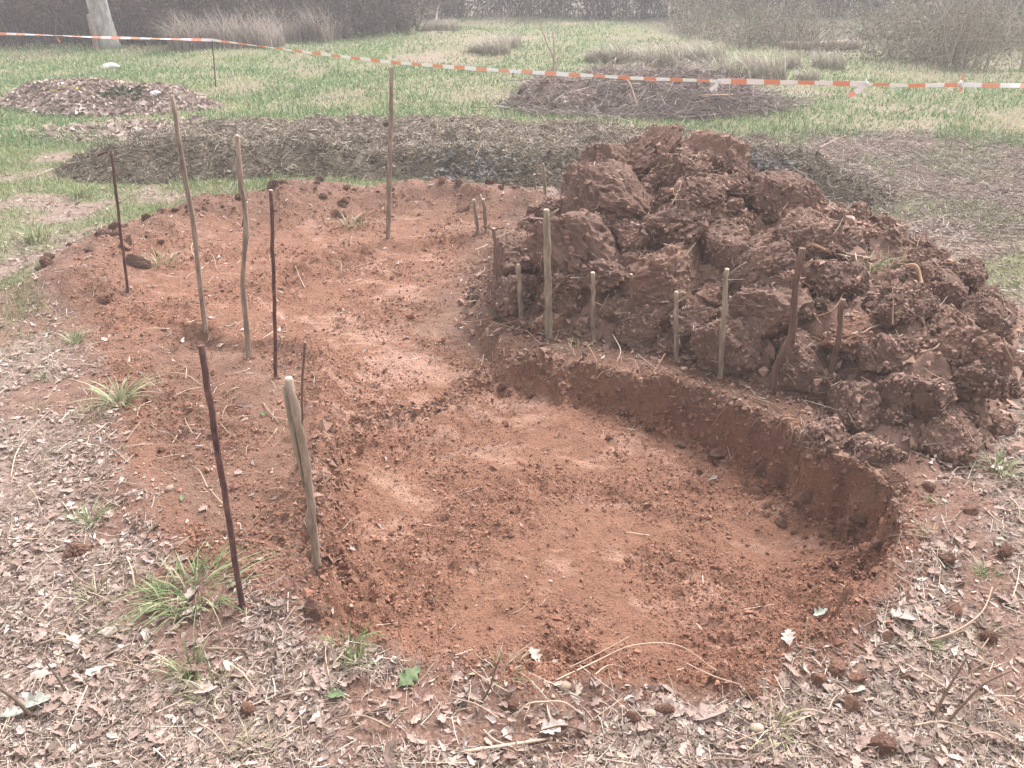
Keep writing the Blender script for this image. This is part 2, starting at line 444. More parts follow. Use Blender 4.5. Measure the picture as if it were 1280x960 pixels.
M = dict(
    soil=mat_soil(), ground=mat_ground(), mound=mat_mound(),
    clod=mat_clod('topsoil_clod', (0.22, 0.138, 0.109), (0.285, 0.182, 0.143), (0.37, 0.243, 0.19)),
    redclod=mat_clod('red_clod', (0.26, 0.145, 0.104), (0.32, 0.183, 0.134), (0.40, 0.24, 0.18)),
    pieces=mat_col('litter_pieces', 0.85, 0.15),
    crumbs=mat_col('soil_crumbs', 0.97, 0, 0.3),
    grass=mat_col('grass_blades', 0.6, 0.3, 0.15, scale=30),
    leaf=mat_col('dry_leaf', 0.75, 0.15, 0.2, True, (0.38, 0.28, 0.243), 40),
    stalk=mat_col('dry_stalk', 0.8, 0, 0.2, True, (0.46, 0.36, 0.28), 60),
    twig=mat_col('twig_bark', 0.9, 0, 0.35, True, (0.20, 0.15, 0.115), 80),
    root=mat_col('root_skin', 0.85, 0, 0.3, True, (0.33, 0.20, 0.13), 60),
    broot=mat_col('broken_root', 0.8, 0, 0.25, True, (0.40, 0.26, 0.165), 50),
    stake=mat_bark('weathered_stake', (0.13, 0.10, 0.08), (0.27, 0.21, 0.165), (0.40, 0.33, 0.27)),
    stakeg=mat_bark('greenish_bark', (0.13, 0.108, 0.078), (0.25, 0.21, 0.155), (0.37, 0.325, 0.25)),
    branch=mat_bark('brown_bark', (0.085, 0.053, 0.042), (0.155, 0.097, 0.076), (0.23, 0.155, 0.122)),
    cut=mat_col('pale_cut_wood', 0.8, 0, 0.1, True, (0.52, 0.42, 0.33), 50),
    rust=mat_bark('rusty_steel', (0.055, 0.030, 0.028), (0.115, 0.062, 0.056), (0.19, 0.105, 0.088), 45, 25, 0.75),
    trunk=mat_bark('pale_bark', (0.16, 0.15, 0.14), (0.36, 0.35, 0.34), (0.55, 0.54, 0.53), 9, 3),
    pebble=mat_col('pebble', 0.7, 0, 0.2, True, (0.42, 0.33, 0.26), 30),
    compost=mat_clod('rotted_grass_heap', (0.10, 0.083, 0.060), (0.18, 0.148, 0.110), (0.26, 0.22, 0.17), 3.0),
    leafheap=mat_clod('leaf_heap', (0.24, 0.178, 0.15), (0.35, 0.27, 0.232), (0.44, 0.355, 0.31), 4.0),
    shrub=mat_col('shrub_pieces', 0.9, 0.1, 0.2, scale=20),
    white=mat_col('white_plastic', 0.4, 0.2, 0.05, False, (0.80, 0.79, 0.80), 30),
    ash=mat_col('grey_ash', 0.95, 0, 0.3, False, (0.22, 0.22, 0.25), 40),
)

# ------------------------------------------------------------------ ground sheet
def axis(lo, hi, segs):
    """segs: (start, stop, step); outside them the step grows up to lo / hi"""
    v = []
    for a, b_, s in segs: v.extend(np.arange(a, b_ - 1e-9, s))
    v.append(segs[-1][1])
    s = segs[-1][2]; x = v[-1]
    while x < hi: s *= 1.07; x += s; v.append(x)
    s = segs[0][2]; x = v[0]; w = []
    while x > lo: s *= 1.07; x -= s; w.append(x)
    return np.array(w[::-1] + v)
gx = axis(-160, 160, [(-2.6, 2.7, 0.0135)])
gy = axis(-40, 320, [(1.0, 4.6, 0.0130), (4.6, 6.7, 0.022)])
GX, GY = np.meshgrid(gx, gy)
fx, fy = GX.ravel(), GY.ravel()
fz = H(fx, fy)
ny, nx = GX.shape
ii = np.arange(ny * nx).reshape(ny, nx)
quads = np.stack([ii[:-1, :-1], ii[:-1, 1:], ii[1:, 1:], ii[1:, :-1]], -1).reshape(-1, 4)
GV = np.stack([fx, fy, fz], 1)
so = soil_sd(fx, fy)
a_grass = grass_mask(fx, fy)
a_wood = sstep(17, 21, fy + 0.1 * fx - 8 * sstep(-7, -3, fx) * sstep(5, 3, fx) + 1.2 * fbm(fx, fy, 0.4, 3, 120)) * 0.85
sp_ = sdist(PIT, fx, fy)
# topsoil shows in the upper band of the cut and under the heap
a_top = np.clip(sstep(0.5, 0.1, sdist(MOUND, fx, fy) * -1 + 0.12 * fbm(fx, fy, 4, 3, 33)) * sstep(0.10, -0.02, sp_ + 0.05 * fbm(fx, fy, 7, 3, 34)) * 0.85
    + 0.45 * np.exp(-((so - 0.02) / 0.13) ** 2) * sstep(0.05, -0.05, sp_) + 0.75 * np.exp(-(pline(BERM, fx, fy) / .36) ** 2) * (0.75 + .5 * fbm(fx, fy, 3, 3, 37)) + 0.6 * sstep(-.02, .08, sdist(SHELF, fx, fy)) * sstep(0.03, -.05, sp_) + 0.35 * sstep(5.1, 5.9, fy + 0.4 * fbm(fx, fy, 3, 3, 35)) * 0.7, 0, 1)
_c1 = gp(510, 400); _c2 = gp(640, 580, -.3); _c3 = gp(520, 600, -.3)
a_dry = 0.12 * np.exp(-(((fx - _c1.x) / .38) ** 2 + ((fy - _c1.y) / .8) ** 2)) + 0.05 * np.exp(-(((fx - _c2.x) / .6) ** 2 + ((fy - _c2.y) / .35) ** 2)) + 0.05 * np.exp(-(((fx - _c3.x) / .3) ** 2 + ((fy - _c3.y) / .6) ** 2)) - 0.02
a_mix = np.clip(sstep(-0.30, 0.0, so + 0.1 * fbm(fx, fy, 5, 3, 36)) + 0.8 * sstep(0.05, 0.3, fbm(fx, fy, 1.7, 3, 140)) * sstep(6, 4, fy), 0, 1) * sstep(5.6, 4.6, fy + .3 * np.abs(fx))
insoil = so[quads].mean(1) > 0
nrm = np.zeros_like(GV)
e1 = GV[quads[:, 2]] - GV[quads[:, 0]]; e2 = GV[quads[:, 3]] - GV[quads[:, 1]]
fn = np.cross(e1, e2)
for k in range(4): np.add.at(nrm, quads[:, k], fn)
nrm /= np.linalg.norm(nrm, axis=1, keepdims=True)
def sub_mesh(name, q, mat, attrs):
    used = np.zeros(len(GV), bool); used[q.ravel()] = True
    remap = np.cumsum(used) - 1
    me = np_mesh(name, GV[used], remap[q], mat, True, None, {k: v[used] for k, v in attrs.items()})
    me.normals_split_custom_set_from_vertices(nrm[used].tolist())
    return tag(link(name, me), kind='structure')
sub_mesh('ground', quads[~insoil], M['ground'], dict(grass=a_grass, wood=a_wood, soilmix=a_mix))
sub_mesh('excavated_earth', quads[insoil], M['soil'], dict(topsoil=a_top, smeared=a_dry))

# ------------------------------------------------------------------ heaps
def heap_mesh(name, hf, lo, hi, step, mat, parent=None, skirt=0.03):
    xs = np.arange(lo[0], hi[0], step); ys = np.arange(lo[1], hi[1], step)
    X, Y = np.meshgrid(xs, ys); x, y = X.ravel(), Y.ravel()
    hh = hf(x, y)
    V = np.stack([x, y, H(x, y) + np.where(hh > 0, hh, -skirt)], 1)
    i = np.arange(len(x)).reshape(X.shape)
    q = np.stack([i[:-1, :-1], i[:-1, 1:], i[1:, 1:], i[1:, :-1]], -1).reshape(-1, 4)
    q = q[(hh[q] > 0).any(1)]
    used = np.zeros(len(V), bool); used[q.ravel()] = True
    rm = np.cumsum(used) - 1
    return link(name, np_mesh(name, V[used], rm[q], mat, True), parent)

# ------------------------------------------------------------------ piece scattering
def frame(nv, yaw, tilt=0.0):
    n = len(nv)
    nv = nv + rng.normal(0, 1, (n, 3)) * np.asarray(tilt).reshape(-1, 1)
    nv /= np.linalg.norm(nv, axis=1, keepdims=True)
    t = np.stack([np.cos(yaw), np.sin(yaw), np.zeros(n)], 1)
    t -= nv * (t * nv).sum(1, keepdims=True)
    t /= np.linalg.norm(t, axis=1, keepdims=True)
    b = np.cross(nv, t)
    return np.stack([t, b, nv], 2)             # columns
def pieces(name, temps, pos, rot, scl, colr, mat, parent=None, smooth=False, kind='stuff'):
    n = len(pos)
    which = rng.integers(0, len(temps), n)
    Vs, Fs, Cs = [], [], []; off = 0
    scl = np.asarray(scl, float)
    if scl.ndim == 1: scl = np.repeat(scl[:, None], 3, 1)
    for k, (tv, tf) in enumerate(temps):
        s = np.where(which == k)[0]
        if len(s) == 0: continue
        tv = np.asarray(tv, float); tf = np.asarray(tf)
        v = tv[None] * scl[s][:, None, :]
        v = np.einsum('nij,nkj->nki', rot[s], v) + pos[s][:, None, :]
        Vs.append(v.reshape(-1, 3))
        Fs.append((tf[None] + (np.arange(len(s)) * len(tv))[:, None, None] + off).reshape(-1, tf.shape[1]))
        Cs.append(np.repeat(colr[s], len(tv), 0)); off += len(s) * len(tv)
    o = link(name, np_mesh(name, np.concatenate(Vs), np.concatenate(Fs), mat, smooth, np.concatenate(Cs)), parent)
    if kind: o['kind'] = kind
    return o
def palette(n, cols, w=None, jit=0.15):
    cols = np.array(cols); w = None if w is None else np.array(w) / np.sum(w)
    c = cols[rng.choice(len(cols), n, p=w)]
    return np.clip(c * (1 + rng.normal(0, jit, (n, 1))) * (1 + rng.normal(0, jit * 0.10, (n, 3))), 0.01, 0.85)

def lump(seed, sub=1, rough=0.28):
    import bmesh
    bm = bmesh.new(); bmesh.ops.create_icosphere(bm, subdivisions=sub, radius=1)
    for v in bm.verts:
        v.co *= 1 + rough * mnoise.noise(v.co * 1.3 + Vector((seed * 5.1, 0, 0))) * 2
    V = [v.co[:] for v in bm.verts]; Fc = [[q.index for q in f.verts] for f in bm.faces]
    bm.free(); return np.array(V), np.array(Fc)
def octa(seed):
    r = np.random.default_rng(seed)
    V = np.array([(1, 0, 0), (0, 1, 0), (-1, 0, 0), (0, -1, 0), (0, 0, .8), (0, 0, -.8)], float) * (1 + r.normal(0, .22, (6, 1))) + r.normal(0, .12, (6, 3))
    return V, np.array([(0, 1, 4), (1, 2, 4), (2, 3, 4), (3, 0, 4), (1, 0, 5), (2, 1, 5), (3, 2, 5), (0, 3, 5)])
def leaf_t(seed, n=5, lobes=0.0, width=0.55):
    """a leaf one unit long: mid rib plus two edges, curled"""
    r = np.random.default_rng(seed)
    cu, cr, tw = r.uniform(-0.5, 0.7), r.uniform(-0.5, 0.9), r.uniform(-0.5, 0.5)
    V = []
    for i in range(n + 1):
        s = i / n
        w = 0.5 * width * (math.sin(math.pi * min(1, s ** 0.85 * 0.97 + 0.02)) ** 0.7)
        wl = w * (1 + lobes * (1 if i % 2 else -1) * r.uniform(.5, 1)); wr = w * (1 + lobes * (1 if i % 2 else -1) * r.uniform(.5, 1))
        zc = cu * 0.35 * (s - .5) ** 2
        for q, ww in ((-1, wl), (0, 0), (1, wr)):
            V.append((s - .5 + 0.03 * q * lobes, q * ww, zc + (cr * ww * ww * 2.2 if q else 0) + tw * (s - .5) * q * ww + r.normal(0, .012)))
    Fc = []
    for i in range(n):
        a = i * 3
        for q in (0, 1): Fc += [(a + q, a + 3 + q, a + 4 + q), (a + q, a + 4 + q, a + 1 + q)]
    return np.array(V), np.array(Fc)
def frag_t(seed):
    r = np.random.default_rng(seed)
    k = 4; an = np.arange(k) * 2 * np.pi / k + r.uniform(-.55, .55, k)
    V = [(0, 0, r.uniform(.02, .15))] + [(math.cos(a) * r.uniform(.35, .66), math.sin(a) * r.uniform(.25, .5), r.uniform(-.15, .38)) for a in an]
    return np.array(V), np.array([(0, 1 + i, 1 + (i + 1) % k) for i in range(k)])
def straw_t(seed, seg=2, bend=0.25, r0=1.0):
    """unit-long three-sided stem; y and z carry the thickness (scaled separately)"""
    r = np.random.default_rng(seed); b1, b2 = r.uniform(-bend, bend, 2); V = []; Fc = []
    for i in range(seg + 1):
        s = i / seg
        for k in range(3):
            a = k * 2.094
            V.append((s - .5, r0 * math.cos(a) * (1 - .4 * s) + b1 * 40 * (s - .5) ** 2, r0 * math.sin(a) * (1 - .4 * s) + abs(b2) * 14 * (s - .5) ** 2))
    for i in range(seg):
        for k in range(3):
            a, b = i * 3 + k, i * 3 + (k + 1) % 3
            Fc += [(a, b, b + 3), (a, b + 3, a + 3)]
    return np.array(V), np.array(Fc)
def blade_t(seed, seg=3, droop=0.6):
    """unit-high blade rooted at the origin, leaning along +x; y carries the width"""
    r = np.random.default_rng(seed); d = droop * r.uniform(.4, 1.5); V = []; Fc = []
    for i in range(seg + 1):
        s = i / seg; w = .5 * (1 - s ** 1.6)
        x = d * s ** 2 * 0.8; z = s * (1 - .35 * d * s)
        V += [(x, -w, z), (x, w, z)] if i < seg else [(x, 0, z)]
    for i in range(seg - 1):
        a = 2 * i; Fc += [(a, a + 1, a + 3), (a, a + 3, a + 2)]
    a = 2 * (seg - 1); Fc.append((a, a + 1, a + 2))
    return np.array(V), np.array(Fc)
def pyr(seed):
    r = np.random.default_rng(seed + 50)
    V = np.array([(1, 0, -.4), (0, 1, -.4), (-1, 0, -.4), (0, -1, -.4), (0, 0, .75)], float) * (1 + r.normal(0, .2, (5, 1))) + r.normal(0, .15, (5, 3))
    return V, np.array([(0, 1, 4), (1, 2, 4), (2, 3, 4), (3, 0, 4)])
PYR = [pyr(s) for s in range(10)]
LEAF_T = [leaf_t(s, 5, 0.25) for s in range(6)]
FRAG_T = [frag_t(s) for s in range(10)]
STRAW_T = [straw_t(s) for s in range(8)]
STRAW1 = [straw_t(s, 1, 0.18) for s in range(6)]
BLADE_T = [blade_t(s) for s in range(8)]
BLADE2 = [blade_t(s, 2, 0.5) for s in range(6)]
OCT = [octa(s) for s in range(8)]
LUMP = [lump(s, 1) for s in range(8)]

def sample(n, ylo, yhi, margin=1.25, power=1.0):
    """random ground points across the width one sees from about the camera's place, thinning with distance"""
    u = rng.random(n)
    if power == 1.0: y = ylo * (yhi / ylo) ** u
    else: y = (ylo ** (1 - power) + u * (yhi ** (1 - power) - ylo ** (1 - power))) ** (1 / (1 - power))
    x = (rng.random(n) * 2 - 1) * margin * 0.62 * (y * CP + 1.2)
    return x, y
def litter_ok(x, y):
    """how much litter lies here"""
    s = soil_sd(x, y)
    w = sstep(0.03, -0.10, s) + 0.07 * sstep(0, .1, s) * sstep(-0.1, -.25, sdist(PIT, x, y)) * (1 + 1.6 * np.exp(-(pline(BERM, x, y) / .4) ** 2)) + 0.006
    w = w * (1 - 0.75 * grass_mask(x, y))
    for poly in (HEAP, LEAFP, BRUSH): w = w * sstep(0.1, -0.1, sdist(poly, x, y))
    sm = sdist(MOUND, x, y)
    w = np.maximum(w, 0.30 * sstep(-.42, -.05, sm) * sstep(.02, -.04, sdist(PIT, x, y)))
    w = np.where(sm > 0, 0.03, w)
    bare = sstep(0.08, 0.38, fbm(x, y, 1.7, 3, 140)) * sstep(6, 4, y)
    clump = 0.45 + 0.75 * sstep(-.25, .25, fbm(x, y, 6.0, 3, 145))
    return w * (1 - 0.78 * bare) * clump
def scatter(n, ylo, yhi, okf, **kw):
    x, y = sample(n, ylo, yhi, **kw)
    k = rng.random(n) < okf(x, y)
    return x[k], y[k]
def lay(x, y, lift=0.0, f=HT):
    return np.stack([x, y, f(x, y) + lift], 1)

LIT = [(0.42, 0.332, 0.288), (0.345, 0.265, 0.228), (0.49, 0.405, 0.36), (0.23, 0.17, 0.14), (0.30, 0.23, 0.20), (0.56, 0.495, 0.45), (0.38, 0.296, 0.258)]
LITW = [3, 3, 1.6, 2.6, 2.4, .8, 3]
STR = [(0.48, 0.39, 0.315), (0.58, 0.50, 0.425), (0.38, 0.295, 0.23), (0.28, 0.21, 0.16), (0.64, 0.57, 0.495)]
STRW = [3, 2, 3, 2, .7]
def build_litter():
    x, y = scatter(180000, 1.0, 9.5, litter_ok, power=1.5)
    n = len(x); nv = normals(HT, x, y, .03)
    s = np.exp(rng.normal(math.log(0.0112), 0.55, n)).clip(.003, .021) * (1 + 0.12 * (y - 1.5))
    pieces('leaf_litter', FRAG_T, lay(x, y, 0.003), frame(nv, rng.random(n) * 6.28, 0.24), np.stack([s * rng.uniform(.9, 2.0, n), s * rng.uniform(.45, 1.0, n), s], 1), palette(n, LIT, LITW, .19), M['pieces']).update_tag()
    o = bpy.data.objects['leaf_litter']; tag(o, 'crumbled dry leaf litter covering the ground round the pit', 'leaf litter')
    x, y = scatter(6500, 1.0, 8.5, litter_ok, power=1.4)
    n = len(x); nv = normals(HT, x, y, .03)
    s = np.exp(rng.normal(math.log(0.029), 0.34, n))
    o = pieces('fallen_leaves', LEAF_T, lay(x, y, 0.007), frame(nv, rng.random(n) * 6.28, 0.28), s, palette(n, LIT, [3, 3, 2, 1, 2, 1, 3], .2), M['pieces'])
    tag(o, 'small curled brown leaves strewn thickly over the litter', 'leaf litter')
    x, y = scatter(48000, 1.0, 9.5, lambda a, b: np.clip(litter_ok(a, b) * 1.0 + 0.012, 0, 1), power=1.4)
    n = len(x); nv = normals(HT, x, y, .03)
    L = np.exp(rng.normal(math.log(0.045), 0.55, n)) * (1 + .05 * y); th = rng.uniform(.0006, .0016, n) * (0.8 + .12 * y)
    o = pieces('straw_bits', STRAW_T, lay(x, y, 0.006), frame(nv, rng.random(n) * 6.28, 0.22), np.stack([L, th, th], 1), palette(n, STR, STRW, .2), M['pieces'])
    tag(o, 'pale straw and thin stalk bits strewn over the litter', 'straw')
build_litter()

def build_crumbs():
    def ok(x, y):
        s = soil_sd(x, y)
        c = sstep(-0.25, 0.2, fbm(x, y, 2.1, 4, 50)) * 0.85 + 0.15
        foot = np.exp(-((sdist(PIT, x, y) - 0.09) / 0.07) ** 2)
        return np.clip(np.where(s > -0.08, c + foot * .8, 0.05) * (sdist(MOUND, x, y) < 0.0) * sstep(-0.2, -0.02, s), 0, 1)
    for nm, num, T, med, sg, lab in (('soil_crumbs', 250000, PYR, 0.0031, .42, 'fine red earth crumbs scattered over the dug floor'),
                                     ('earth_lumps', 3400, OCT, 0.0078, .36, 'small red earth lumps lying on the dug floor')):
        x, y = scatter(num, 1.25, 6.6, ok, margin=1.0, power=1.3)
        n = len(x)
        s = np.exp(rng.normal(math.log(med), sg, n)) * (0.75 + .13 * y)
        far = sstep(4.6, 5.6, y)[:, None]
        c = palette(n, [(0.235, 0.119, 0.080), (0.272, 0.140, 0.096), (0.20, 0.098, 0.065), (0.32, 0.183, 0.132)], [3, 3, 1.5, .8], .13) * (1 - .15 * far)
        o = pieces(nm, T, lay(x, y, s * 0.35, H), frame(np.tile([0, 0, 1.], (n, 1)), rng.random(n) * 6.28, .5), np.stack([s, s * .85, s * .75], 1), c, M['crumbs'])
        tag(o, lab, 'earth crumbs')
build_crumbs()
def wall_crumbs():
    n = 60000
    lo, hi = PIT.min(0) - .1, PIT.max(0) + .1
    x = rng.uniform(lo[0], hi[0], n); y = rng.uniform(lo[1], hi[1], n); d = sdist(PIT, x, y)
    k = (d > -.03) & (d < .10) & (y > 2.0); x, y = x[k], y[k]; n = len(x)
    z = H(x, y); s = np.exp(rng.normal(math.log(.0062), .5, n))
    up = sstep(-.16, -.02, z)[:, None]
    c = palette(n, [(0.235, 0.119, 0.080), (0.272, 0.140, 0.096), (0.20, 0.098, 0.065)], None, .15) * (1 - up) + palette(n, [(0.19, 0.112, 0.083), (0.25, 0.152, 0.114)], None, .15) * up
    o = pieces('wall_crumbs', PYR, np.stack([x, y, z], 1), frame(normals(H, x, y, .02), rng.random(n) * 6.28, .4), np.stack([s * 1.2, s, s], 1), c, M['crumbs'])
    tag(o, 'crumbling earth on the cut walls of the pit', 'earth crumbs')
wall_crumbs()

# ------------------------------------------------------------------ the spoil mound and its clods
mound = empty('earth_mound', (0.9, 4.4, h1(0.9, 4.4)), 'high heap of dark brown dug earth clods behind the row of short stakes', 'earth mound')
def child(o, parent):
    o.parent = parent
    o.matrix_parent_inverse = Matrix.Translation(-parent.location) if parent.rotation_euler[2] == 0 else parent.matrix_basis.inverted()
    return o
child(heap_mesh('mound_body', mound_h, (-0.45, 2.45), (2.95, 6.3), 0.014, M['mound']), mound)
def clod_mesh(seed, blocky):
    import bmesh
    r = random.Random(seed)
    bm = bmesh.new(); bmesh.ops.create_icosphere(bm, subdivisions=5, radius=1)
    off = Vector((seed * 3.7, seed * 1.3, 0))
    planes = []
    for i in range(blocky):
        d = Vector((r.gauss(0, 1), r.gauss(0, 1), r.gauss(0, .8))).normalized()
        planes.append((d, r.uniform(.40, .74)))
    nz = mnoise.noise
    for v in bm.verts:
        c = v.co.copy()
        for d, k in planes:
            e = c.dot(d) - k
            if e > 0: c -= d * e * 0.84
        q = c * 1.2 + off
        f = 0.10 * nz(q * 1.3) + 0.08 * nz(q * 3.1) + 0.07 * nz(q * 6.3) + 0.06 * nz(q * 12.7) + 0.05 * nz(q * 23)
        g = abs(nz(q * 2.2 + Vector((9, 3, 1))))
        f -= 0.20 * max(0.0, 0.10 - g) / 0.10 * (0.5 + nz(q * 1.1))
        v.co = c * (1 + f)
    me = bpy.data.meshes.new('clod'); bm.to_mesh(me); bm.free()
    me.polygons.foreach_set('use_smooth', [False] * len(me.polygons))
    return me
CL = [clod_mesh(s, 7 if s % 3 else 5) for s in range(10)]
for i, me in enumerate(CL): me.materials.append(M['clod'] if i % 4 else M['redclod'])
def add_clod(p, r, flat=0.75, sink=0.25, parent=mound, name='clod', red=False):
    me = CL[random.choice([0, 4, 8])] if red else CL[random.choice([1, 2, 3, 5, 6, 7, 9])]
    o = bpy.data.objects.new(name, me); col.objects.link(o)
    o.location = Vector(p) + Vector((0, 0, r * flat * (0.5 - sink)))
    o.rotation_euler = (random.gauss(0, .45), random.gauss(0, .45), random.uniform(0, 6.28))
    o.scale = (r * random.uniform(.85, 1.25), r * random.uniform(.8, 1.1), r * flat * random.uniform(.85, 1.15))
    if parent: child(o, parent); CLODS.append(o)
    return o
CLODS = []
# the blocks one can point at: centre pixel, width in px
BIG = [(720, 305, 120), (650, 325, 92), (632, 362, 74), (835, 350, 120), (765, 258, 120), (886, 200, 92), (806, 190, 84), (760, 225, 90), (982, 246, 84),
       (905, 305, 96), (945, 330, 88), (1066, 308, 54), (960, 395, 110), (918, 430, 84), (1010, 450, 90), (1070, 420, 92), (1130, 380, 70),
       (1170, 420, 90), (1225, 400, 70), (1070, 510, 88), (1140, 490, 92), (1190, 540, 80), (700, 370, 70), (760, 340, 66), (810, 400, 80),
       (870, 405, 70), (850, 290, 80), (805, 300, 70), (930, 250, 76), (1010, 300, 70), (1040, 355, 80), (880, 250, 76), (1115, 445, 70), (1210, 480, 80),
       (690, 260, 56), (720, 235, 54), (1030, 545, 74), (1090, 565, 66), (780, 385, 60), (985, 370, 66), (1180, 360, 60), (660, 290, 60), (845, 215, 70)]
for px, py, w in BIG:
    p = hit(px, py + 6)
    dep = p.y * CP + (CAMZ - p.z) * SP
    add_clod(p, 0.56 * w / F * dep, random.uniform(.6, .85), 0.44, red=random.random() < .06)
k = 0
while k < 290:
    x, y = random.uniform(-.25, 2.6), random.uniform(2.6, 5.6)
    d = float(sdist(MOUND, np.array([x]), np.array([y]))[0])
    if d < -0.02 or (y > 4.9 and random.random() < .6): continue
    add_clod((x, y, ht1(x, y)), math.exp(random.gauss(math.log(0.056), .40)), random.uniform(.55, .95), .30, red=random.random() < .06); k += 1
MSOIL = [(0.275, 0.176, 0.139), (0.325, 0.210, 0.165), (0.225, 0.142, 0.112), (0.40, 0.26, 0.205)]
def mound_bits():
    n = 15000
    x = rng.uniform(-.3, 2.7, n); y = rng.uniform(2.5, 5.9, n)
    d = sdist(MOUND, x, y); k = (d > -0.12) & (rng.random(n) < np.where(d > 0, .9, .5)); x, y = x[k], y[k]; n = len(x)
    s = np.exp(rng.normal(math.log(0.011), .5, n))
    o = pieces('loose_earth', OCT, lay(x, y, s * .4), frame(normals(HT, x, y, .03), rng.random(n) * 6.28, .5), np.stack([s, s * .85, s * .75], 1),
               palette(n, MSOIL, [3, 3, 2, 1], .15), M['crumbs'])
    child(o, mound)
    n = 900
    x = rng.uniform(-.3, 2.7, n); y = rng.uniform(2.5, 5.6, n); k = sdist(MOUND, x, y) > -.1; x, y = x[k], y[k]; n = len(x)
    L = np.exp(rng.normal(math.log(0.07), .5, n)); th = rng.uniform(.0008, .0022, n)
    o = pieces('root_bits', STRAW_T, lay(x, y, .035), frame(normals(HT, x, y, .05), rng.random(n) * 6.28, .45), np.stack([L, th, th], 1),
               palette(n, [(0.36, 0.25, 0.18), (0.50, 0.40, 0.32), (0.24, 0.15, 0.11)], [3, 1.2, 2], .2), M['pieces'])
    child(o, mound)
mound_bits()
def clod_crumbs():
    '''crumbs, litter scraps and rootlets sticking to the clods'''
    P, Nn = [], []
    for o in CLODS:
        me = o.data; n = len(me.vertices); co = np.empty(n * 3, np.float32); me.vertices.foreach_get('co', co); co = co.reshape(-1, 3)
        mw = np.array((Matrix.LocRotScale(o.location, o.rotation_euler, o.scale)))
        k = rng.integers(0, n, int(min(850, 52000 * o.scale[0] ** 2 + 8)))
        w = co[k] @ mw[:3, :3].T
        nn = w / np.linalg.norm(w, axis=1, keepdims=True)
        keep = nn[:, 2] > -.25
        P.append((w + mw[:3, 3])[keep]); Nn.append(nn[keep])
    P = np.concatenate(P); Nn = np.concatenate(Nn); n = len(P)
    s = np.exp(rng.normal(math.log(0.0058), .5, n))
    child(pieces('crumbs', PYR, P, frame(Nn, rng.random(n) * 6.28, .4), np.stack([s, s * .85, s * .75], 1), palette(n, MSOIL[:3], [3, 2, 1.5], .10), M['crumbs']), mound)
    k = rng.choice(n, 2200, False); m = len(k)
    L = np.exp(rng.normal(math.log(0.06), .5, m)); th = rng.uniform(.0010, .0028, m)
    child(pieces('rootlets', STRAW_T, P[k] + Nn[k] * .006, frame(Nn[k], rng.random(m) * 6.28, .5), np.stack([L, th, th], 1), palette(m, [(0.40, 0.29, 0.22), (0.55, 0.45, 0.37), (0.28, 0.19, 0.14)], [3, 1.3, 2], .2), M['pieces']), mound)
    k = rng.choice(n, 700, False); m = len(k)
    child(pieces('leaf_scraps', FRAG_T, P[k] + Nn[k] * .005, frame(Nn[k], rng.random(m) * 6.28, .4), np.exp(rng.normal(math.log(.017), .4, m)), palette(m, LIT, LITW, .2), M['pieces']), mound)
clod_crumbs()

# ------------------------------------------------------------------ stakes and rods
def tube(pts, rad, sides=8, wob=0.0, seed=0, cap=True):
    pts = [Vector(p) for p in pts]; r = random.Random(seed); V = []; Fc = []
    for i, p in enumerate(pts):
        t = (pts[min(i + 1, len(pts) - 1)] - pts[max(i - 1, 0)]).normalized()
        a = t.cross(Vector((0.31, 0.95, 0.07))).normalized(); b = t.cross(a)
        for k in range(sides):
            an = 2 * math.pi * k / sides
            q = rad[i] * (1 + (r.gauss(0, wob) if wob else 0))
            V.append(p + a * math.cos(an) * q + b * math.sin(an) * q)
    for i in range(len(pts) - 1):
        for k in range(sides):
            a, b = i * sides + k, i * sides + (k + 1) % sides
            Fc.append((a, b, b + sides, a + sides))
    if cap:
        Fc.append(tuple(range(sides - 1, -1, -1))); Fc.append(tuple(range((len(pts) - 1) * sides, len(pts) * sides)))
    return V, Fc
def py_mesh(name, V, Fc, mat, smooth=True):
    me = bpy.data.meshes.new(name); me.from_pydata([tuple(v) for v in V], [], Fc); me.update()
    if smooth:
        for p in me.polygons: p.use_smooth = len(p.vertices) <= 4
    me.materials.append(mat); return me
def join(parts):
    V, Fc = [], []
    for v, f in parts:
        o = len(V); V += list(v); Fc += [tuple(i + o for i in q) for q in f]
    return V, Fc
def wood_shaft(L, r0, r1, bends, seed, sides=10, wob=.07):
    n = 14; r = random.Random(seed); P = []; Q = []
    for i in range(n + 1):
        s = i / n; dx = sum(a * math.exp(-((s - c) / w) ** 2) for a, c, w in bends)
        P.append(L * s + Vector((dx + r.gauss(0, .0012), r.gauss(0, .0012), 0)))
        Q.append((r0 + (r1 - r0) * s) * (1 + r.gauss(0, .05)))
    for k in r.sample(range(2, n), 3): Q[k] *= r.uniform(1.12, 1.28)
    return P, Q
FEET = []
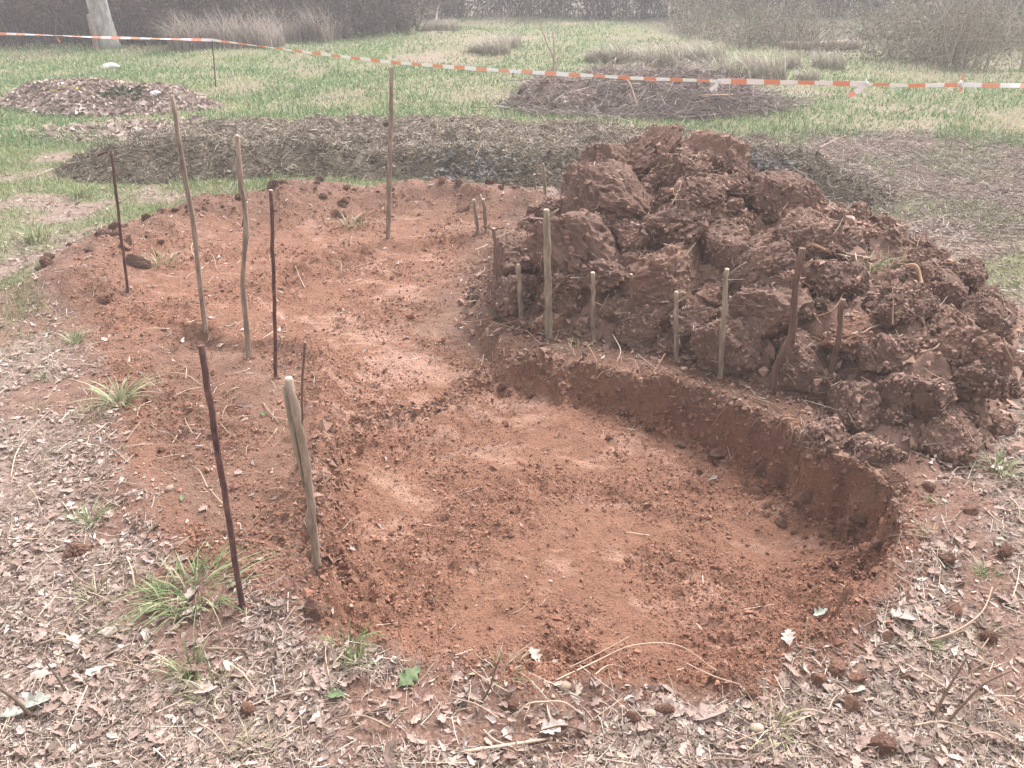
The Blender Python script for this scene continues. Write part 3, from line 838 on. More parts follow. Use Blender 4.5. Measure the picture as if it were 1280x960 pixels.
def make_stake(name, bpx, tpx, w, label, mat='stake', cat='stake', bends=(), rod=False, cut=True, twig=None, split=False, hook=None, group=None, deep=0.05, cutmat='cut', hf=H, Y=None):
    b = hit(*bpx, hf) if Y is None else on_plane(*bpx, Y)
    top = on_plane(*tpx, b.y)
    dep = b.y * CP + (CAMZ - b.z) * SP
    r0 = 0.5 * w / F * dep
    root = empty(name, b, label, cat, group)
    if b.y < 6: FEET.append((b, r0))
    L = top - b; seed = int(bpx[0] * 7 + bpx[1])
    dn = -L.normalized() * deep
    P, Q = wood_shaft(L, r0 * 1.06, r0 * .9, bends, seed)
    P = [dn] + P; Q = [Q[0]] + Q
    if rod: Q = [r0] * len(Q)
    if hook: P += [P[-1] + Vector(h) for h in hook]; Q += [r0 * .9] * len(hook)
    o = link('shaft', py_mesh('shaft', *tube(P, Q, 8 if rod else 10, 0.0 if rod else .05, seed), M['rust'] if rod else M[mat]), root)
    if cut and not hook:
        u = L.normalized(); e = P[-1]
        V, Fc = tube([e - u * .001, e + u * r0 * .35], [Q[-1] * 1.02, Q[-1] * .82], 9, .05, seed)
        link('cut_end' if not rod else 'hammered_end', py_mesh('cut_end', V, Fc, M[cutmat], False), root)
    for tw in (twig or []):
        s, vec, rr = tw
        a = L * s; vec = Vector(vec)
        link('side_twig', py_mesh('side_twig', *tube([a, a + vec * .5 + Vector((0, 0, .006)), a + vec], [rr, rr * .8, rr * .55], 6, .05, seed), M[mat]), root)
    if split:                                  # the split-off half of the top and the bare scar below it
        a0, a1 = L * .46, L * .99; sidev = Vector((-r0 * .9, -r0 * .2, 0))
        link('split_half', py_mesh('split_half', *tube([a0 + sidev * .3, (a0 + a1) * .5 + sidev * .9, a1 + sidev * 1.25 - L * .02], [r0 * .35, r0 * .6, r0 * .55], 7, .1, 5), M['stakeg']), root)
        V, Fc = tube([L * .44 + Vector((r0 * .55, -r0 * .35, 0)), L * .54 + Vector((r0 * .75, -r0 * .5, 0)), L * .68 + Vector((r0 * .5, -r0 * .35, 0))], [r0 * .25, r0 * .62, r0 * .12], 8, .08, 8)
        link('bare_scar', py_mesh('bare_scar', V, Fc, M['cut']), root)
    return root
ROW = 'short cut stakes in a row before the earth mound'
make_stake('iron_rod', (303, 758), (252, 433), 7.2, 'thick rusty iron rod nearest the camera beside the green grass tuft', cat='rod', rod=True, cutmat='rust')
make_stake('wooden_stake', (398, 712), (361, 474), 10.2, 'split wooden stake with pale scar at the left pit edge', 'stake', split=True, bends=[(.012, .55, .25)])
make_stake('stick', (370, 590), (381, 428), 3.0, 'thin brown stick with pale tip behind the split stake', 'branch', 'stick', bends=[(.01, .3, .3)])
make_stake('iron_rod', (345, 472), (339, 238), 4.5, 'dark rusty rod standing between the crooked stick and central floor', cat='rod', rod=True)
make_stake('wooden_stake', (311, 447), (297, 170), 5.7, 'crooked peeling wooden stick left of the dark rusty rod', bends=[(.022, .62, .12), (-.01, .35, .2)], twig=[(.62, (.05, 0, .16), .004)])
make_stake('wooden_stake', (257, 412), (215, 120), 5.5, 'long slim leaning wooden stake left of the crooked stick', bends=[(.012, .5, .3)])
make_stake('iron_rod', (160, 366), (139, 189), 3.4, 'thin rusty rod with a bent top standing in the left soil bank', cat='rod', rod=True, hook=[(-.03, 0, -.005), (-.07, 0, -.02)], cut=False)
make_stake('wooden_stake', (485, 298), (490, 85), 5.4, 'tall straight wooden stake at the back of the dug floor under the tape', cut=True, cutmat='stake')
make_stake('wooden_stake', (598, 293), (592, 250), 4.2, 'left one of two small stakes at the back left of the mound', group=None)
make_stake('wooden_stake', (608, 291), (604, 249), 4.2, 'right one of two small stakes at the back left of the mound', 'stakeg')
make_stake('wooden_stake', (626, 391), (617, 286), 5.0, 'brown stake with pale frayed top at the left foot of the mound', 'branch', twig=[(.98, (-.06, 0, .02), .005), (.98, (.05, 0, .012), .006)], group=ROW)
make_stake('wooden_stake', (652, 408), (648, 331), 6.2, 'short stout stake between the frayed brown stake and the tallest one', 'stake', group=ROW)
make_stake('wooden_stake', (686, 423), (683, 263), 8.4, 'tallest greenish stake of the row before the mound with side twig', 'stakeg', twig=[(.93, (.055, 0, .05), .006)], group=ROW)
make_stake('wooden_stake', (742, 427), (741, 341), 5.4, 'short grey stake right of the tallest stake in the row', 'stake', group=ROW)
make_stake('wooden_stake', (792, 430), (789, 343), 4.2, 'thin brown stake with pale top in the middle of the row', 'branch', group=ROW)
make_stake('wooden_stake', (845, 453), (845, 365), 5.6, 'short stake with frayed cut top left of the olive stake', 'stake', twig=[(.97, (.05, 0, .004), .006)], group=ROW)
make_stake('wooden_stake', (900, 473), (908, 337), 6.2, 'olive green barked stake left of the bent brown branch', 'stakeg', twig=[(.93, (.08, 0, .07), .004)], group=ROW)
make_stake('wooden_stake', (966, 493), (1003, 310), 8.0, 'bent dark brown branch used as a stake before the mound', 'branch', bends=[(.03, .42, .22), (-.02, .2, .15)], cut=False, group=ROW)
make_stake('wooden_stake', (1035, 480), (1053, 374), 7.0, 'earth smeared dark stake at the right end of the row', 'branch', bends=[(.012, .5, .3)], cut=False, hf=HT, group=ROW)
make_stake('wooden_stake', (669, 244), (668, 218), 3.9, 'short pale stake stub before the compost heap left of the mound', 'stake', hf=HT, Y=6.3)
make_stake('wooden_stake', (682, 246), (679, 205), 3.4, 'slim stake close beside the mound top left with pale tip', 'stakeg', hf=HT, Y=6.2)

def foot_crumbs():
    P, S = [], []
    for b, r0 in FEET:
        for i in range(26):
            a = random.uniform(0, 6.28); q = r0 * random.uniform(.8, 2.6); x, y = b.x + q * math.cos(a), b.y + q * math.sin(a)
            P.append((x, y, ht1(x, y))); S.append(math.exp(random.gauss(math.log(.0065), .45)))
    P = np.array(P); S = np.array(S); n = len(P)
    o = pieces('stake_foot_crumbs', OCT, P, frame(np.tile([0, 0, 1.], (n, 1)), rng.random(n) * 6.28, .5), np.stack([S, S * .85, S * .8], 1), palette(n, [(0.20, 0.11, 0.08), (0.25, 0.14, 0.10)], None, .15), M['crumbs'])
    tag(o, 'loosened earth crumbs round the feet of the stakes', 'earth crumbs')
foot_crumbs()
# ------------------------------------------------------------------ barrier tape on its rods
ROD_A = gp(270, 108)
ROD_A.z = h1(ROD_A.x, ROD_A.y)
make_stake('iron_rod', (270, 109), (265, 50), 1.5, 'thin dark rod on the grass holding the corner of the striped tape', cat='rod', rod=True, cut=False)
PB = Vector((6.6, 8.1, 0)); PB.z = h1(PB.x, PB.y)
def tape_mat():
    m, t, b = nodes('striped_tape', 0.45, 0.4)
    u = attr(t, 'u')
    fr = N(t, 'ShaderNodeMath', operation='FRACT'); t.links.new(u, fr.inputs[0])
    c = ramp(t, fr.outputs[0], [(0.0, (0.86, 0.85, 0.84)), (0.505, (0.86, 0.85, 0.84)), (0.52, (0.80, 0.38, 0.23)), (0.985, (0.80, 0.38, 0.23)), (1.0, (0.86, 0.85, 0.84))])
    red = mixc(t, attr(t, 'redder'), c, mixc(t, 1.0, c, (0.98, 0.84, 0.87), 'MULTIPLY'))
    t.links.new(red, b.inputs['Base Color'])
    tr = t.nodes.new('ShaderNodeBsdfTranslucent'); t.links.new(red, tr.inputs[0])
    mx = t.nodes.new('ShaderNodeMixShader'); mx.inputs[0].default_value = .25
    t.links.new(b.outputs[0], mx.inputs[1]); t.links.new(tr.outputs[0], mx.inputs[2])
    t.links.new(mx.outputs[0], t.nodes['Material Output'].inputs[0])
    return m
M['tape'] = tape_mat()
def plane_pt(px, py, a, b):                    # pixel ray meets the upright plane through a and b
    d = ray(px, py); n = Vector((b.y - a.y, a.x - b.x, 0))
    t = (a - Vector((0, 0, CAMZ))).dot(n) / d.dot(n)
    return Vector((0, 0, CAMZ)) + d * t
tape = empty('barrier_tape', (ROD_A.x, ROD_A.y, ROD_A.z), 'orange and white striped barrier tape strung across the meadow', 'barrier tape')
def ribbon(name, pts, wid, twist, pitch, u0=0.0, redder=0.0):
    """a thin closed strip along pts; twist(s) gives its roll"""
    pts = [Vector(p) for p in pts]; dense = []
    for i in range(len(pts) - 1):
        n = max(2, int((pts[i + 1] - pts[i]).length / .05))
        for k in range(n): dense.append(pts[i].lerp(pts[i + 1], k / n))
    dense.append(pts[-1])
    V, Fc, U = [], [], []; s = 0.0
    for i, p in enumerate(dense):
        t = (dense[min(i + 1, len(dense) - 1)] - dense[max(i - 1, 0)]).normalized()
        if i: s += (p - dense[i - 1]).length
        side = t.cross(Vector((0, 0, 1))).normalized(); up = side.cross(t)
        a = twist(s); wv = up * math.cos(a) + side * math.sin(a); nv = t.cross(wv).normalized() * .0006
        ww = wid * (1 + .12 * math.sin(s * 5.1)) * .5
        V += [p + wv * ww + nv, p - wv * ww + nv, p - wv * ww - nv, p + wv * ww - nv]; U += [u0 + s / pitch] * 4
        if i:
            o = 4 * (i - 1)
            for k in range(4): Fc.append((o + k, o + (k + 1) % 4, o + 4 + (k + 1) % 4, o + 4 + k))
    me = np_mesh(name, [v[:] for v in V], Fc, M['tape'], False, None, {'u': U, 'redder': [redder] * len(V)})
    o = link(name, me); child(o, tape); return o
topA = on_plane(265, 50, ROD_A.y)
LFT = Vector((-9.5, 14.2, 0))
right_px = [(265, 50), (320, 57), (380, 65), (430, 71), (490, 78), (560, 83.5), (640, 89), (720, 93.5), (800, 98), (897, 101.5)]
ribbon('tape_strip', [plane_pt(x, y, ROD_A, PB) for x, y in right_px], .043, lambda s: .35 + .5 * math.sin(s * .9 + .6) + .25 * math.sin(s * 2.3), .31)
ribbon('tape_strip', [plane_pt(x, y, ROD_A, PB) for x, y in [(897, 101.5), (960, 102.5), (1020, 103.5), (1082, 105)]], .058, lambda s: .2 + .35 * math.sin(s * 1.7), .36, .1, .5)
ribbon('tape_strip', [plane_pt(x, y, ROD_A, PB) for x, y in [(1082, 105), (1140, 107), (1200, 106), (1280, 107), (1400, 104)]] , .05, lambda s: .9 * math.sin(s * 2.1 + 1.2), .34, .3)
ribbon('tape_strip', [topA] + [plane_pt(x, y, ROD_A, LFT) for x, y in [(200, 48.5), (120, 46.5), (60, 44), (0, 42), (-80, 37)]], .045, lambda s: .5 + .8 * math.sin(s * .8) + .4 * math.sin(s * 2.9), .33, .0, .8)
K1 = plane_pt(1082, 105, ROD_A, PB); K2 = plane_pt(898, 102, ROD_A, PB); K3 = plane_pt(1200, 105, ROD_A, PB); K4 = plane_pt(70, 44.5, ROD_A, LFT)
ribbon('tape_tail', [K1 + Vector((.02, 0, .02)), K1 + Vector((-.06, -.02, -.05)), K1 + Vector((-.17, -.03, -.12))], .05, lambda s: .3 + s * 2, .4, .1, .5)
ribbon('tape_tail', [K1 + Vector((-.02, 0, -.01)), K1 + Vector((0, -.01, .06)), K1 + Vector((.02, 0, .09))], .03, lambda s: .9, .4, .0)
ribbon('tape_tail', [K2, K2 + Vector((-.03, -.02, -.04)), K2 + Vector((-.09, -.03, -.09))], .04, lambda s: .5, .4, .1, .3)
ribbon('tape_tail', [K3 + Vector((.0, -.01, .09)), K3 + Vector((.02, -.02, .01)), K3 + Vector((.0, -.02, -.08))], .03, lambda s: .6 + s * 4, .12, .5)
ribbon('tape_tail', [K4, K4 + Vector((.02, -.02, -.04)), K4 + Vector((.05, -.02, -.09))], .04, lambda s: .4, .3, .5, .8)
for kk in (K1, K2, K3):
    V, Fc = lump(3, 1, .3)
    o = link('knot', np_mesh('knot', V * np.array([.028, .02, .032]) + np.array(kk[:]), Fc, M['white'], True)); child(o, tape)

# ------------------------------------------------------------------ heaps behind: rotted grass, leaves, brushwood
comp = empty('compost_heap', (-0.5, 7.9, h1(-.5, 7.9)), 'long low heap of dark rotted grass and dung behind the pit', 'compost heap')
child(heap_mesh('heap_body', compost_h, (-4.5, 5.8), (3.5, 9.5), 0.025, M['compost']), comp)
def heap_cover(poly, hf, n, T, med, sg, cols, w, mat, name, parent, tilt=.5, straw=None, lift=.01, lo=None, hi=None, front=None):
    lo = poly.min(0) - .1 if lo is None else lo; hi = poly.max(0) + .1 if hi is None else hi
    x = rng.uniform(lo[0], hi[0], n); y = rng.uniform(lo[1], hi[1], n)
    k = hf(x, y) > 0.0
    if front is not None: k &= rng.random(n) < front(x, y)
    x, y = x[k], y[k]; n = len(x)
    s = np.exp(rng.normal(math.log(med), sg, n))
    sc = np.stack([s, np.full(n, straw), np.full(n, straw)], 1) if straw else s
    o = pieces(name, T, lay(x, y, lift), frame(normals(HT, x, y, .06), rng.random(n) * 6.28, tilt), sc, palette(n, cols, w, .22), mat)
    return child(o, parent)
DK = [(0.115, 0.094, 0.066), (0.18, 0.150, 0.11), (0.265, 0.225, 0.175), (0.08, 0.064, 0.046), (0.36, 0.31, 0.25)]
heap_cover(HEAP, compost_h, 5200, OCT, .017, .4, DK, [3, 3, 1.2, 2, .3], M['crumbs'], 'clump', comp, .6, front=lambda x, y: np.where(y + .1 * x < 7.3, 1, .08))
heap_cover(HEAP, compost_h, 50000, STRAW1, .06, .4, DK, [2.5, 3, 3, 1.6, 1.0], M['pieces'], 'rotted_fibres', comp, .8, .0032, .022, front=lambda x, y: np.where(y + .1 * x < 7.35, 1, .08))
heap_cover(HEAP, compost_h, 44000, STRAW1, .062, .4, [(0.35, 0.295, 0.24), (0.44, 0.38, 0.315), (0.27, 0.225, 0.178)], [3, 1.4, 2], M['pieces'], 'dry_top_layer', comp, .35, .0045, .012, front=lambda x, y: np.where(y + .1 * x > 7.25, 1, .08))
lp = empty('leaf_pile', (-5.2, 11.2, h1(-5.2, 11.2)), 'low pile of pinkish brown dead leaves on the grass at left', 'leaf pile')
child(heap_mesh('heap_body', leafp_h, (-7.2, 9.8), (-3.1, 12.8), 0.05, M['leafheap']), lp)
heap_cover(LEAFP, leafp_h, 15000, FRAG_T, .05, .35, LIT, LITW, M['pieces'], 'leaves', lp, .3, None, .015)
heap_cover(LEAFP, leafp_h, 110, FRAG_T, .05, .3, [(0.05, 0.07, 0.04), (0.09, 0.12, 0.06)], None, M['grass'], 'ivy_sprigs', lp, .7, None, .03, np.array((-5.0, 10.7)), np.array((-4.55, 10.95)))
heap_cover(LEAFP, leafp_h, 12, FRAG_T, .045, .2, [(0.62, 0.44, 0.10)], None, M['pieces'], 'yellow_leaves', lp, .5, None, .03, np.array((-5.6, 10.75)), np.array((-5.25, 10.95)))
bp = empty('brush_pile', (1.5, 11.2, h1(1.5, 11.2)), 'pile of cut twigs and brown leaves on the meadow behind the mound', 'brush pile')
child(heap_mesh('heap_body', brush_h, (-.6, 9.7), (3.9, 12.8), 0.05, M['leafheap']), bp)
heap_cover(BRUSH, brush_h, 4200, FRAG_T, .075, .35, LIT, LITW, M['pieces'], 'leaves', bp, .45, None, .015, front=lambda x, y: np.where(x < 1.3, 1, .3))
heap_cover(BRUSH, brush_h, 4200, STRAW_T, .34, .45, [(0.27, 0.22, 0.20), (0.38, 0.32, 0.295), (0.50, 0.43, 0.40), (0.17, 0.138, 0.122)], [3, 3, 2, 1.2], M['pieces'], 'twigs', bp, .42, .0045, .06, front=lambda x, y: np.where(x > 1.0, 1, .16))

def brush_fringe():
    n = 900; a = rng.random(n) * 6.28; q = rng.uniform(.75, 1.12, n)
    x = 1.75 + 1.7 * q * np.cos(a); y = 11.1 + .95 * q * np.sin(a)
    L = np.exp(rng.normal(math.log(.4), .45, n)); th = np.full(n, .0045)
    child(pieces('loose_twigs', STRAW_T, lay(x, y, .05), frame(np.tile([0, 0, 1.], (n, 1)), rng.random(n) * 6.28, .4), np.stack([L, th, th], 1), palette(n, [(0.21, 0.17, 0.155), (0.31, 0.26, 0.24), (0.43, 0.37, 0.34)], None, .2), M['pieces']), bp)
brush_fringe()
# two lower drifts beside the heaps
def drift(name, cx, cy, rx, ry, n, label, cols, w=None, med=.06, T=FRAG_T):
    a = rng.random(n) * 6.28; q = np.sqrt(rng.random(n))
    x = cx + rx * q * np.cos(a) + .2 * rng.normal(0, 1, n) * rx; y = cy + ry * q * np.sin(a)
    k = (soil_sd(x, y) < 0) & (sdist(MOUND, x, y) < -.05); x, y = x[k], y[k]; n = len(x)
    s = np.exp(rng.normal(math.log(med), .35, n))
    sc = s if T is FRAG_T else np.stack([s, np.full(n, .0028), np.full(n, .0028)], 1)
    o = pieces(name, T, lay(x, y, .012), frame(normals(HT, x, y, .06), rng.random(n) * 6.28, .35), sc, palette(n, cols, w, .2), M['pieces'])
    return tag(o, label, 'leaf litter' if T is FRAG_T else 'straw')
drift('leaf_drift', -4.0, 9.3, 1.0, .7, 2200, 'thin drift of dead leaves between leaf pile and compost heap', LIT, LITW)
drift('mown_straw', 4.0, 7.3, 2.3, 2.1, 12000, 'grey mown straw and dead weeds right of the mound', [(0.30, 0.25, 0.21), (0.40, 0.34, 0.30), (0.20, 0.165, 0.14), (0.48, 0.42, 0.37)], None, .11, STRAW1)
drift('straw_drift', 3.7, 6.2, 1.7, 2.3, 9000, 'brownish dead weed bits among straw right of the mound', [(0.30, 0.235, 0.205), (0.40, 0.33, 0.29), (0.24, 0.185, 0.16), (0.20, 0.15, 0.125)], None, .05, STRAW1)

# ------------------------------------------------------------------ grass
def build_grass():
    def okf(x, y): return np.clip(grass_mask(x, y) * 1.15, 0, 1) * (1 - .7 * sstep(17, 21, y + .5 * x) * (x > 3.5))
    x, y = scatter(140000, 8.4, 31, okf, margin=1.12, power=1.35)
    n = len(x)
    g = fbm(x, y, .8, 3, 160) + .25 * rng.normal(0, 1, n)
    hgt = rng.uniform(.04, .10, n) * (1 + .4 * np.clip(g, -.5, 1)); w = .0055 + .0008 * y
    c = palette(n, [(0.140, 0.235, 0.095), (0.185, 0.285, 0.125), (0.11, 0.185, 0.075), (0.37, 0.38, 0.26), (0.48, 0.47, 0.36)], [3, 3, 1.6, 1.0, .7], .18)
    dry = rng.random(n) < .75 * sstep(-.02, .42, fbm(x, y, .6, 4, 170))
    c[dry] = palette(dry.sum(), [(0.40, 0.37, 0.23), (0.52, 0.47, 0.34)], None, .15)
    o = pieces('meadow_grass', BLADE2, lay(x, y, -.004), frame(np.tile([0, 0, 1.], (n, 1)), rng.random(n) * 6.28, .45), np.stack([hgt, w, hgt], 1), c, M['grass'])
    tag(o, 'short green meadow grass beyond the heaps', 'grass')
    x = np.concatenate([rng.uniform(-5.5, -1.3, 76000), rng.uniform(-2.8, 1, 14000), rng.uniform(1.8, 5.5, 26000)]); y = np.concatenate([rng.uniform(3.4, 8.8, 76000), rng.uniform(6.3, 7.2, 14000), rng.uniform(3.8, 8.8, 26000)])
    k = rng.random(len(x)) < grass_mask(x, y) * .9; x, y = x[k], y[k]
    n = len(x)
    hgt = rng.uniform(.03, .085, n); w = rng.uniform(.003, .0055, n)
    c = palette(n, [(0.155, 0.23, 0.085), (0.205, 0.28, 0.12), (0.125, 0.19, 0.07), (0.43, 0.40, 0.28), (0.54, 0.49, 0.38)], [3, 3, 2, 2.2, 1.3], .18)
    o = pieces('lawn_grass', BLADE2, lay(x, y, -.003), frame(np.tile([0, 0, 1.], (n, 1)), rng.random(n) * 6.28, .35), np.stack([hgt, w, hgt], 1), c, M['grass'])
    tag(o, 'patchy short grass at the left and right of the dug earth', 'grass')
build_grass()

def tuft_mesh(seed, n, hgt, wid, spread, droop, cols, w):
    r = np.random.default_rng(seed); V, Fc, C = [], [], []
    for i in range(n):
        a = r.uniform(0, 6.28); rad = spread * math.sqrt(r.random()) ; h = hgt * r.uniform(.45, 1.1); ww = wid * r.uniform(.6, 1.2)
        d = droop * r.uniform(.3, 1.5); seg = 6
        lx, ly = math.cos(a + r.normal(0, .5)), math.sin(a + r.normal(0, .5)); px, py = -ly, lx
        bx, by = rad * math.cos(a), rad * math.sin(a); c = np.array(cols[r.choice(len(cols), p=np.array(w) / sum(w))]) * r.uniform(.8, 1.2)
        o = len(V)
        for k in range(seg + 1):
            s = k / seg; q = ww * .5 * (1 - s ** 2.2) + .0002
            out = h * d * s ** 1.7 * .8; z = h * s * (1 - .42 * d * s) - .006
            for sg in (-1, 1): V.append((bx + lx * out + px * q * sg, by + ly * out + py * q * sg, z + (.15 * q if sg > 0 else 0))); C.append(c * (.85 + .3 * s))
        for k in range(seg):
            q = o + 2 * k; Fc.append((q, q + 1, q + 3, q + 2))
    return np_mesh('grass_tuft', V, Fc, M['grass'], True, np.array(C))
GREEN = [(0.19, 0.25, 0.115), (0.26, 0.32, 0.165), (0.14, 0.195, 0.085), (0.44, 0.41, 0.27)]
STRAWY = [(0.46, 0.40, 0.27), (0.34, 0.29, 0.19), (0.20, 0.22, 0.10), (0.56, 0.5, 0.38)]
TM = [tuft_mesh(1, 125, .15, .0052, .12, 1.45, GREEN, [3, 3, 2, 2]), tuft_mesh(2, 60, .11, .0045, .05, .9, GREEN, [3, 2, 2, 2]), tuft_mesh(3, 46, .10, .004, .05, 1.1, STRAWY, [3, 2, 3, 1]),
      tuft_mesh(4, 55, .16, .0065, .045, 1.2, GREEN, [2, 3, 1, 2]), tuft_mesh(5, 36, .08, .004, .06, 1.1, STRAWY, [2, 2, 3, 2]), tuft_mesh(6, 40, .09, .004, .05, .8, GREEN, [3, 2, 2, 1.6])]
def tuft(px, py, m, sc, label, group=None, rz=None):
    p = hit(px, py)
    o = link('grass_tuft', TM[m], None, p); o.rotation_euler = (0, 0, random.uniform(0, 6.28) if rz is None else rz); o.scale = (sc,) * 3
    return tag(o, label, 'grass tuft', group)
tuft(245, 742, 0, .85, 'largest bright green grass tuft beside the nearest rusty rod')
tuft(205, 752, 1, .9, 'small green tuft on the left flank of the largest grass tuft')
tuft(148, 505, 3, 1.05, 'broad bladed green tuft on the left edge of the dug shelf')
tuft(118, 520, 2, .9, 'dry stubby tuft beside the broad bladed green tuft')
tuft(112, 652, 1, .8, 'low green tuft left of the dug shelf beside dry stalks')
tuft(122, 748, 2, .8, 'yellowish half dry tuft left of the largest grass tuft')
tuft(238, 838, 5, 1.0, 'green tuft in the leaf litter below the largest grass tuft')
tuft(265, 868, 2, .8, 'thin straw tuft under the green one in the leaf litter')
tuft(436, 808, 5, .95, 'sparse green tuft at the near left rim of the pit')
tuft(450, 828, 1, .55, 'small dark green tuft under the near left pit rim')
tuft(628, 838, 4, .8, 'pale dry tuft at the middle of the near pit rim')
tuft(440, 282, 2, 1.5, 'dry green tuft on the soil bank left of the tall straight stake')
tuft(205, 330, 2, 1.4, 'dry tuft on the left soil bank right of the bent rod')
tuft(95, 428, 1, .85, 'low green tuft at the left end of the soil bank')
tuft(965, 910, 2, .9, 'grey dry tuft at the near right rim below the pit')
tuft(1250, 590, 1, 1.0, 'green tuft at the right foot of the earth mound')
tuft(1085, 335, 1, 1.1, 'green tuft on the back right shoulder of the mound')
tuft(1110, 330, 2, 1.2, 'straw coloured tuft beside the green one behind the mound')
tuft(905, 472, 4, .9, 'short grass tuft at the foot of the olive stake')
tuft(775, 385, 5, 1.0, 'grass hanging from the mound behind the thin brown stake')
tuft(622, 395, 5, .8, 'green tuft at the foot of the frayed brown stake')
tuft(640, 300, 2, .9, 'withered turf tuft on the left end of the mound')
tuft(720, 440, 4, 1.0, 'dry tuft on the pit rim right of the tallest stake')
tuft(45, 300, 1, 1.8, 'bright green tuft on the lawn at the left picture edge')
tuft(100, 245, 1, 1.7, 'bright green tuft on the lawn before the compost heap')
for i in range(16):
    px, py = random.choice([(random.uniform(0, 130), random.uniform(400, 700)), (random.uniform(20, 330), random.uniform(800, 940)), (random.uniform(1140, 1275), random.uniform(600, 930))])
    tuft(px, py, random.choice([2, 4, 5]), random.uniform(.35, .6), 'tiny grass tuft growing through the leaf litter', 'tiny tufts in the leaf litter')

# ------------------------------------------------------------------ loose leaves, stalks, roots and pebbles one can point at
def lobed_leaf(seed):
    r = random.Random(seed); n = 13; V = []; Fc = []
    cu, cr = r.uniform(-.6, .9), r.uniform(.2, 1.3)
    for i in range(n + 1):
        s = i / n; env = .26 * math.sin(math.pi * min(.985, .06 + .92 * s ** .9)) ** .75
        lob = 1 + .42 * math.sin(s * math.pi * 7.0 + .4) * (1 if .1 < s < .95 else 0)
        if s < .12: env *= .35
        for q in (-1, -.5, 0, .5, 1):
            w = env * (lob if abs(q) == 1 else lob * .6 + .4) * q
            V.append((s - .5, w + r.gauss(0, .006), cu * .4 * (s - .5) ** 2 + cr * w * w * 1.6 + r.gauss(0, .014) + .03 * math.sin(6 * s + 5 * q)))
    for i in range(n):
        for q in range(4):
            a = i * 5 + q; Fc.append((a, a + 5, a + 6, a + 1))
    k = len(V); V += [(-.5, 0, .0), (-.62, .01, .02), (-.5, .012, .0), (-.62, .022, .02)]; Fc.append((k, k + 1, k + 3, k + 2))
    return np_mesh('dry_leaf', V, Fc, M['leaf'], True)
LM = [lobed_leaf(s) for s in range(9)]
def place(o, p, nv, yaw, tilt=.18):
    Rm = frame(np.array([nv]), np.array([yaw]), np.array([tilt]))[0]
    o.rotation_euler = Matrix(Rm.tolist()).to_euler(); o.location = p
def rand_spots(n, area, okmin=.3):
    out = []
    while len(out) < n:
        px, py = area()
        p = gp(px, py)
        w = float(litter_ok(np.array([p.x]), np.array([p.y]))[0])
        if random.random() < w * 1.3 + .004: out.append(hit(px, py))
    return out
AREAS = [('lying in the litter along the near edge of the picture', 'leaves near the bottom of the picture', lambda: (random.uniform(0, 1280), random.uniform(840, 960)), 120),
         ('lying in the litter left of the dug earth', 'leaves left of the dug earth', lambda: (random.uniform(0, 400), random.uniform(420, 850)), 70),
         ('lying in the litter right of the pit', 'leaves right of the pit', lambda: (random.uniform(1080, 1280), random.uniform(580, 850)), 60)]
for where, grp, area, num in AREAS:
    sp = rand_spots(num, area)
    for i, p in enumerate(sp):
        o = link('dry_leaf', random.choice(LM))
        s = random.uniform(.026, .048); o.scale = (s, s, s)
        nv = normals(HT, np.array([p.x]), np.array([p.y]), .03)[0]
        place(o, p + Vector((0, 0, .009)), nv, random.uniform(0, 6.28), .25)
        tag(o, 'curled brown oak leaf ' + where, 'leaf', grp)
def one_leaf(px, py, s, label, mat=None, yaw=None):
    p = hit(px, py); me = random.choice(LM)
    if mat: me = me.copy(); me.materials.clear(); me.materials.append(mat)
    o = link('dry_leaf', me); o.scale = (s, s, s)
    place(o, p + Vector((0, 0, .012)), normals(H, np.array([p.x]), np.array([p.y]), .03)[0], random.uniform(0, 6.28) if yaw is None else yaw, .12)
    tag(o, label, 'leaf')
pale = mat_col('pale_leaf', .7, .15, .15, False, (0.48, 0.405, 0.365), 40); greenl = mat_col('green_leaf', .6, .2, .2, False, (0.15, 0.205, 0.10), 40); silv = mat_col('silvery_leaf', .6, .1, .1, False, (0.40, 0.425, 0.37), 40)
one_leaf(668, 823, .06, 'pale lobed leaf standing on the near pit rim', pale)
one_leaf(95, 805, .06, 'whitish lobed leaf in the litter at lower left', pale)
one_leaf(258, 868, .065, 'large pale leaf under the litter grass tuft', pale, .1)
one_leaf(46, 882, .075, 'long silvery leaf in the lower left corner', silv, .3)
one_leaf(16, 897, .055, 'short silvery leaf beside the long one at lower left', silv, .5)
one_leaf(690, 914, .07, 'pale pink broken leaf beside the white peeled stick', pale)
one_leaf(512, 850, .075, 'bright green lobed leaf at the near rim of the pit', greenl, .9)
one_leaf(420, 873, .05, 'small green leaf in the litter below the pit', greenl, .2)
one_leaf(330, 520, .035, 'small green leaf on the dug shelf', greenl)
one_leaf(228, 626, .03, 'tiny green leaf on the shelf left of the nearest rod', greenl)
one_leaf(1128, 775, .075, 'long pale leaf at the right rim of the pit', pale, 3.0)
one_leaf(985, 800, .06, 'pale lobed leaf on the near right rim of the pit', pale)
one_leaf(1025, 770, .055, 'grey green leaf on the near right pit rim', silv)
one_leaf(300, 848, .05, 'pinkish leaf right of the litter grass tuft')
one_leaf(440, 690, .03, 'pale leaf scrap on the left of the pit floor', pale)

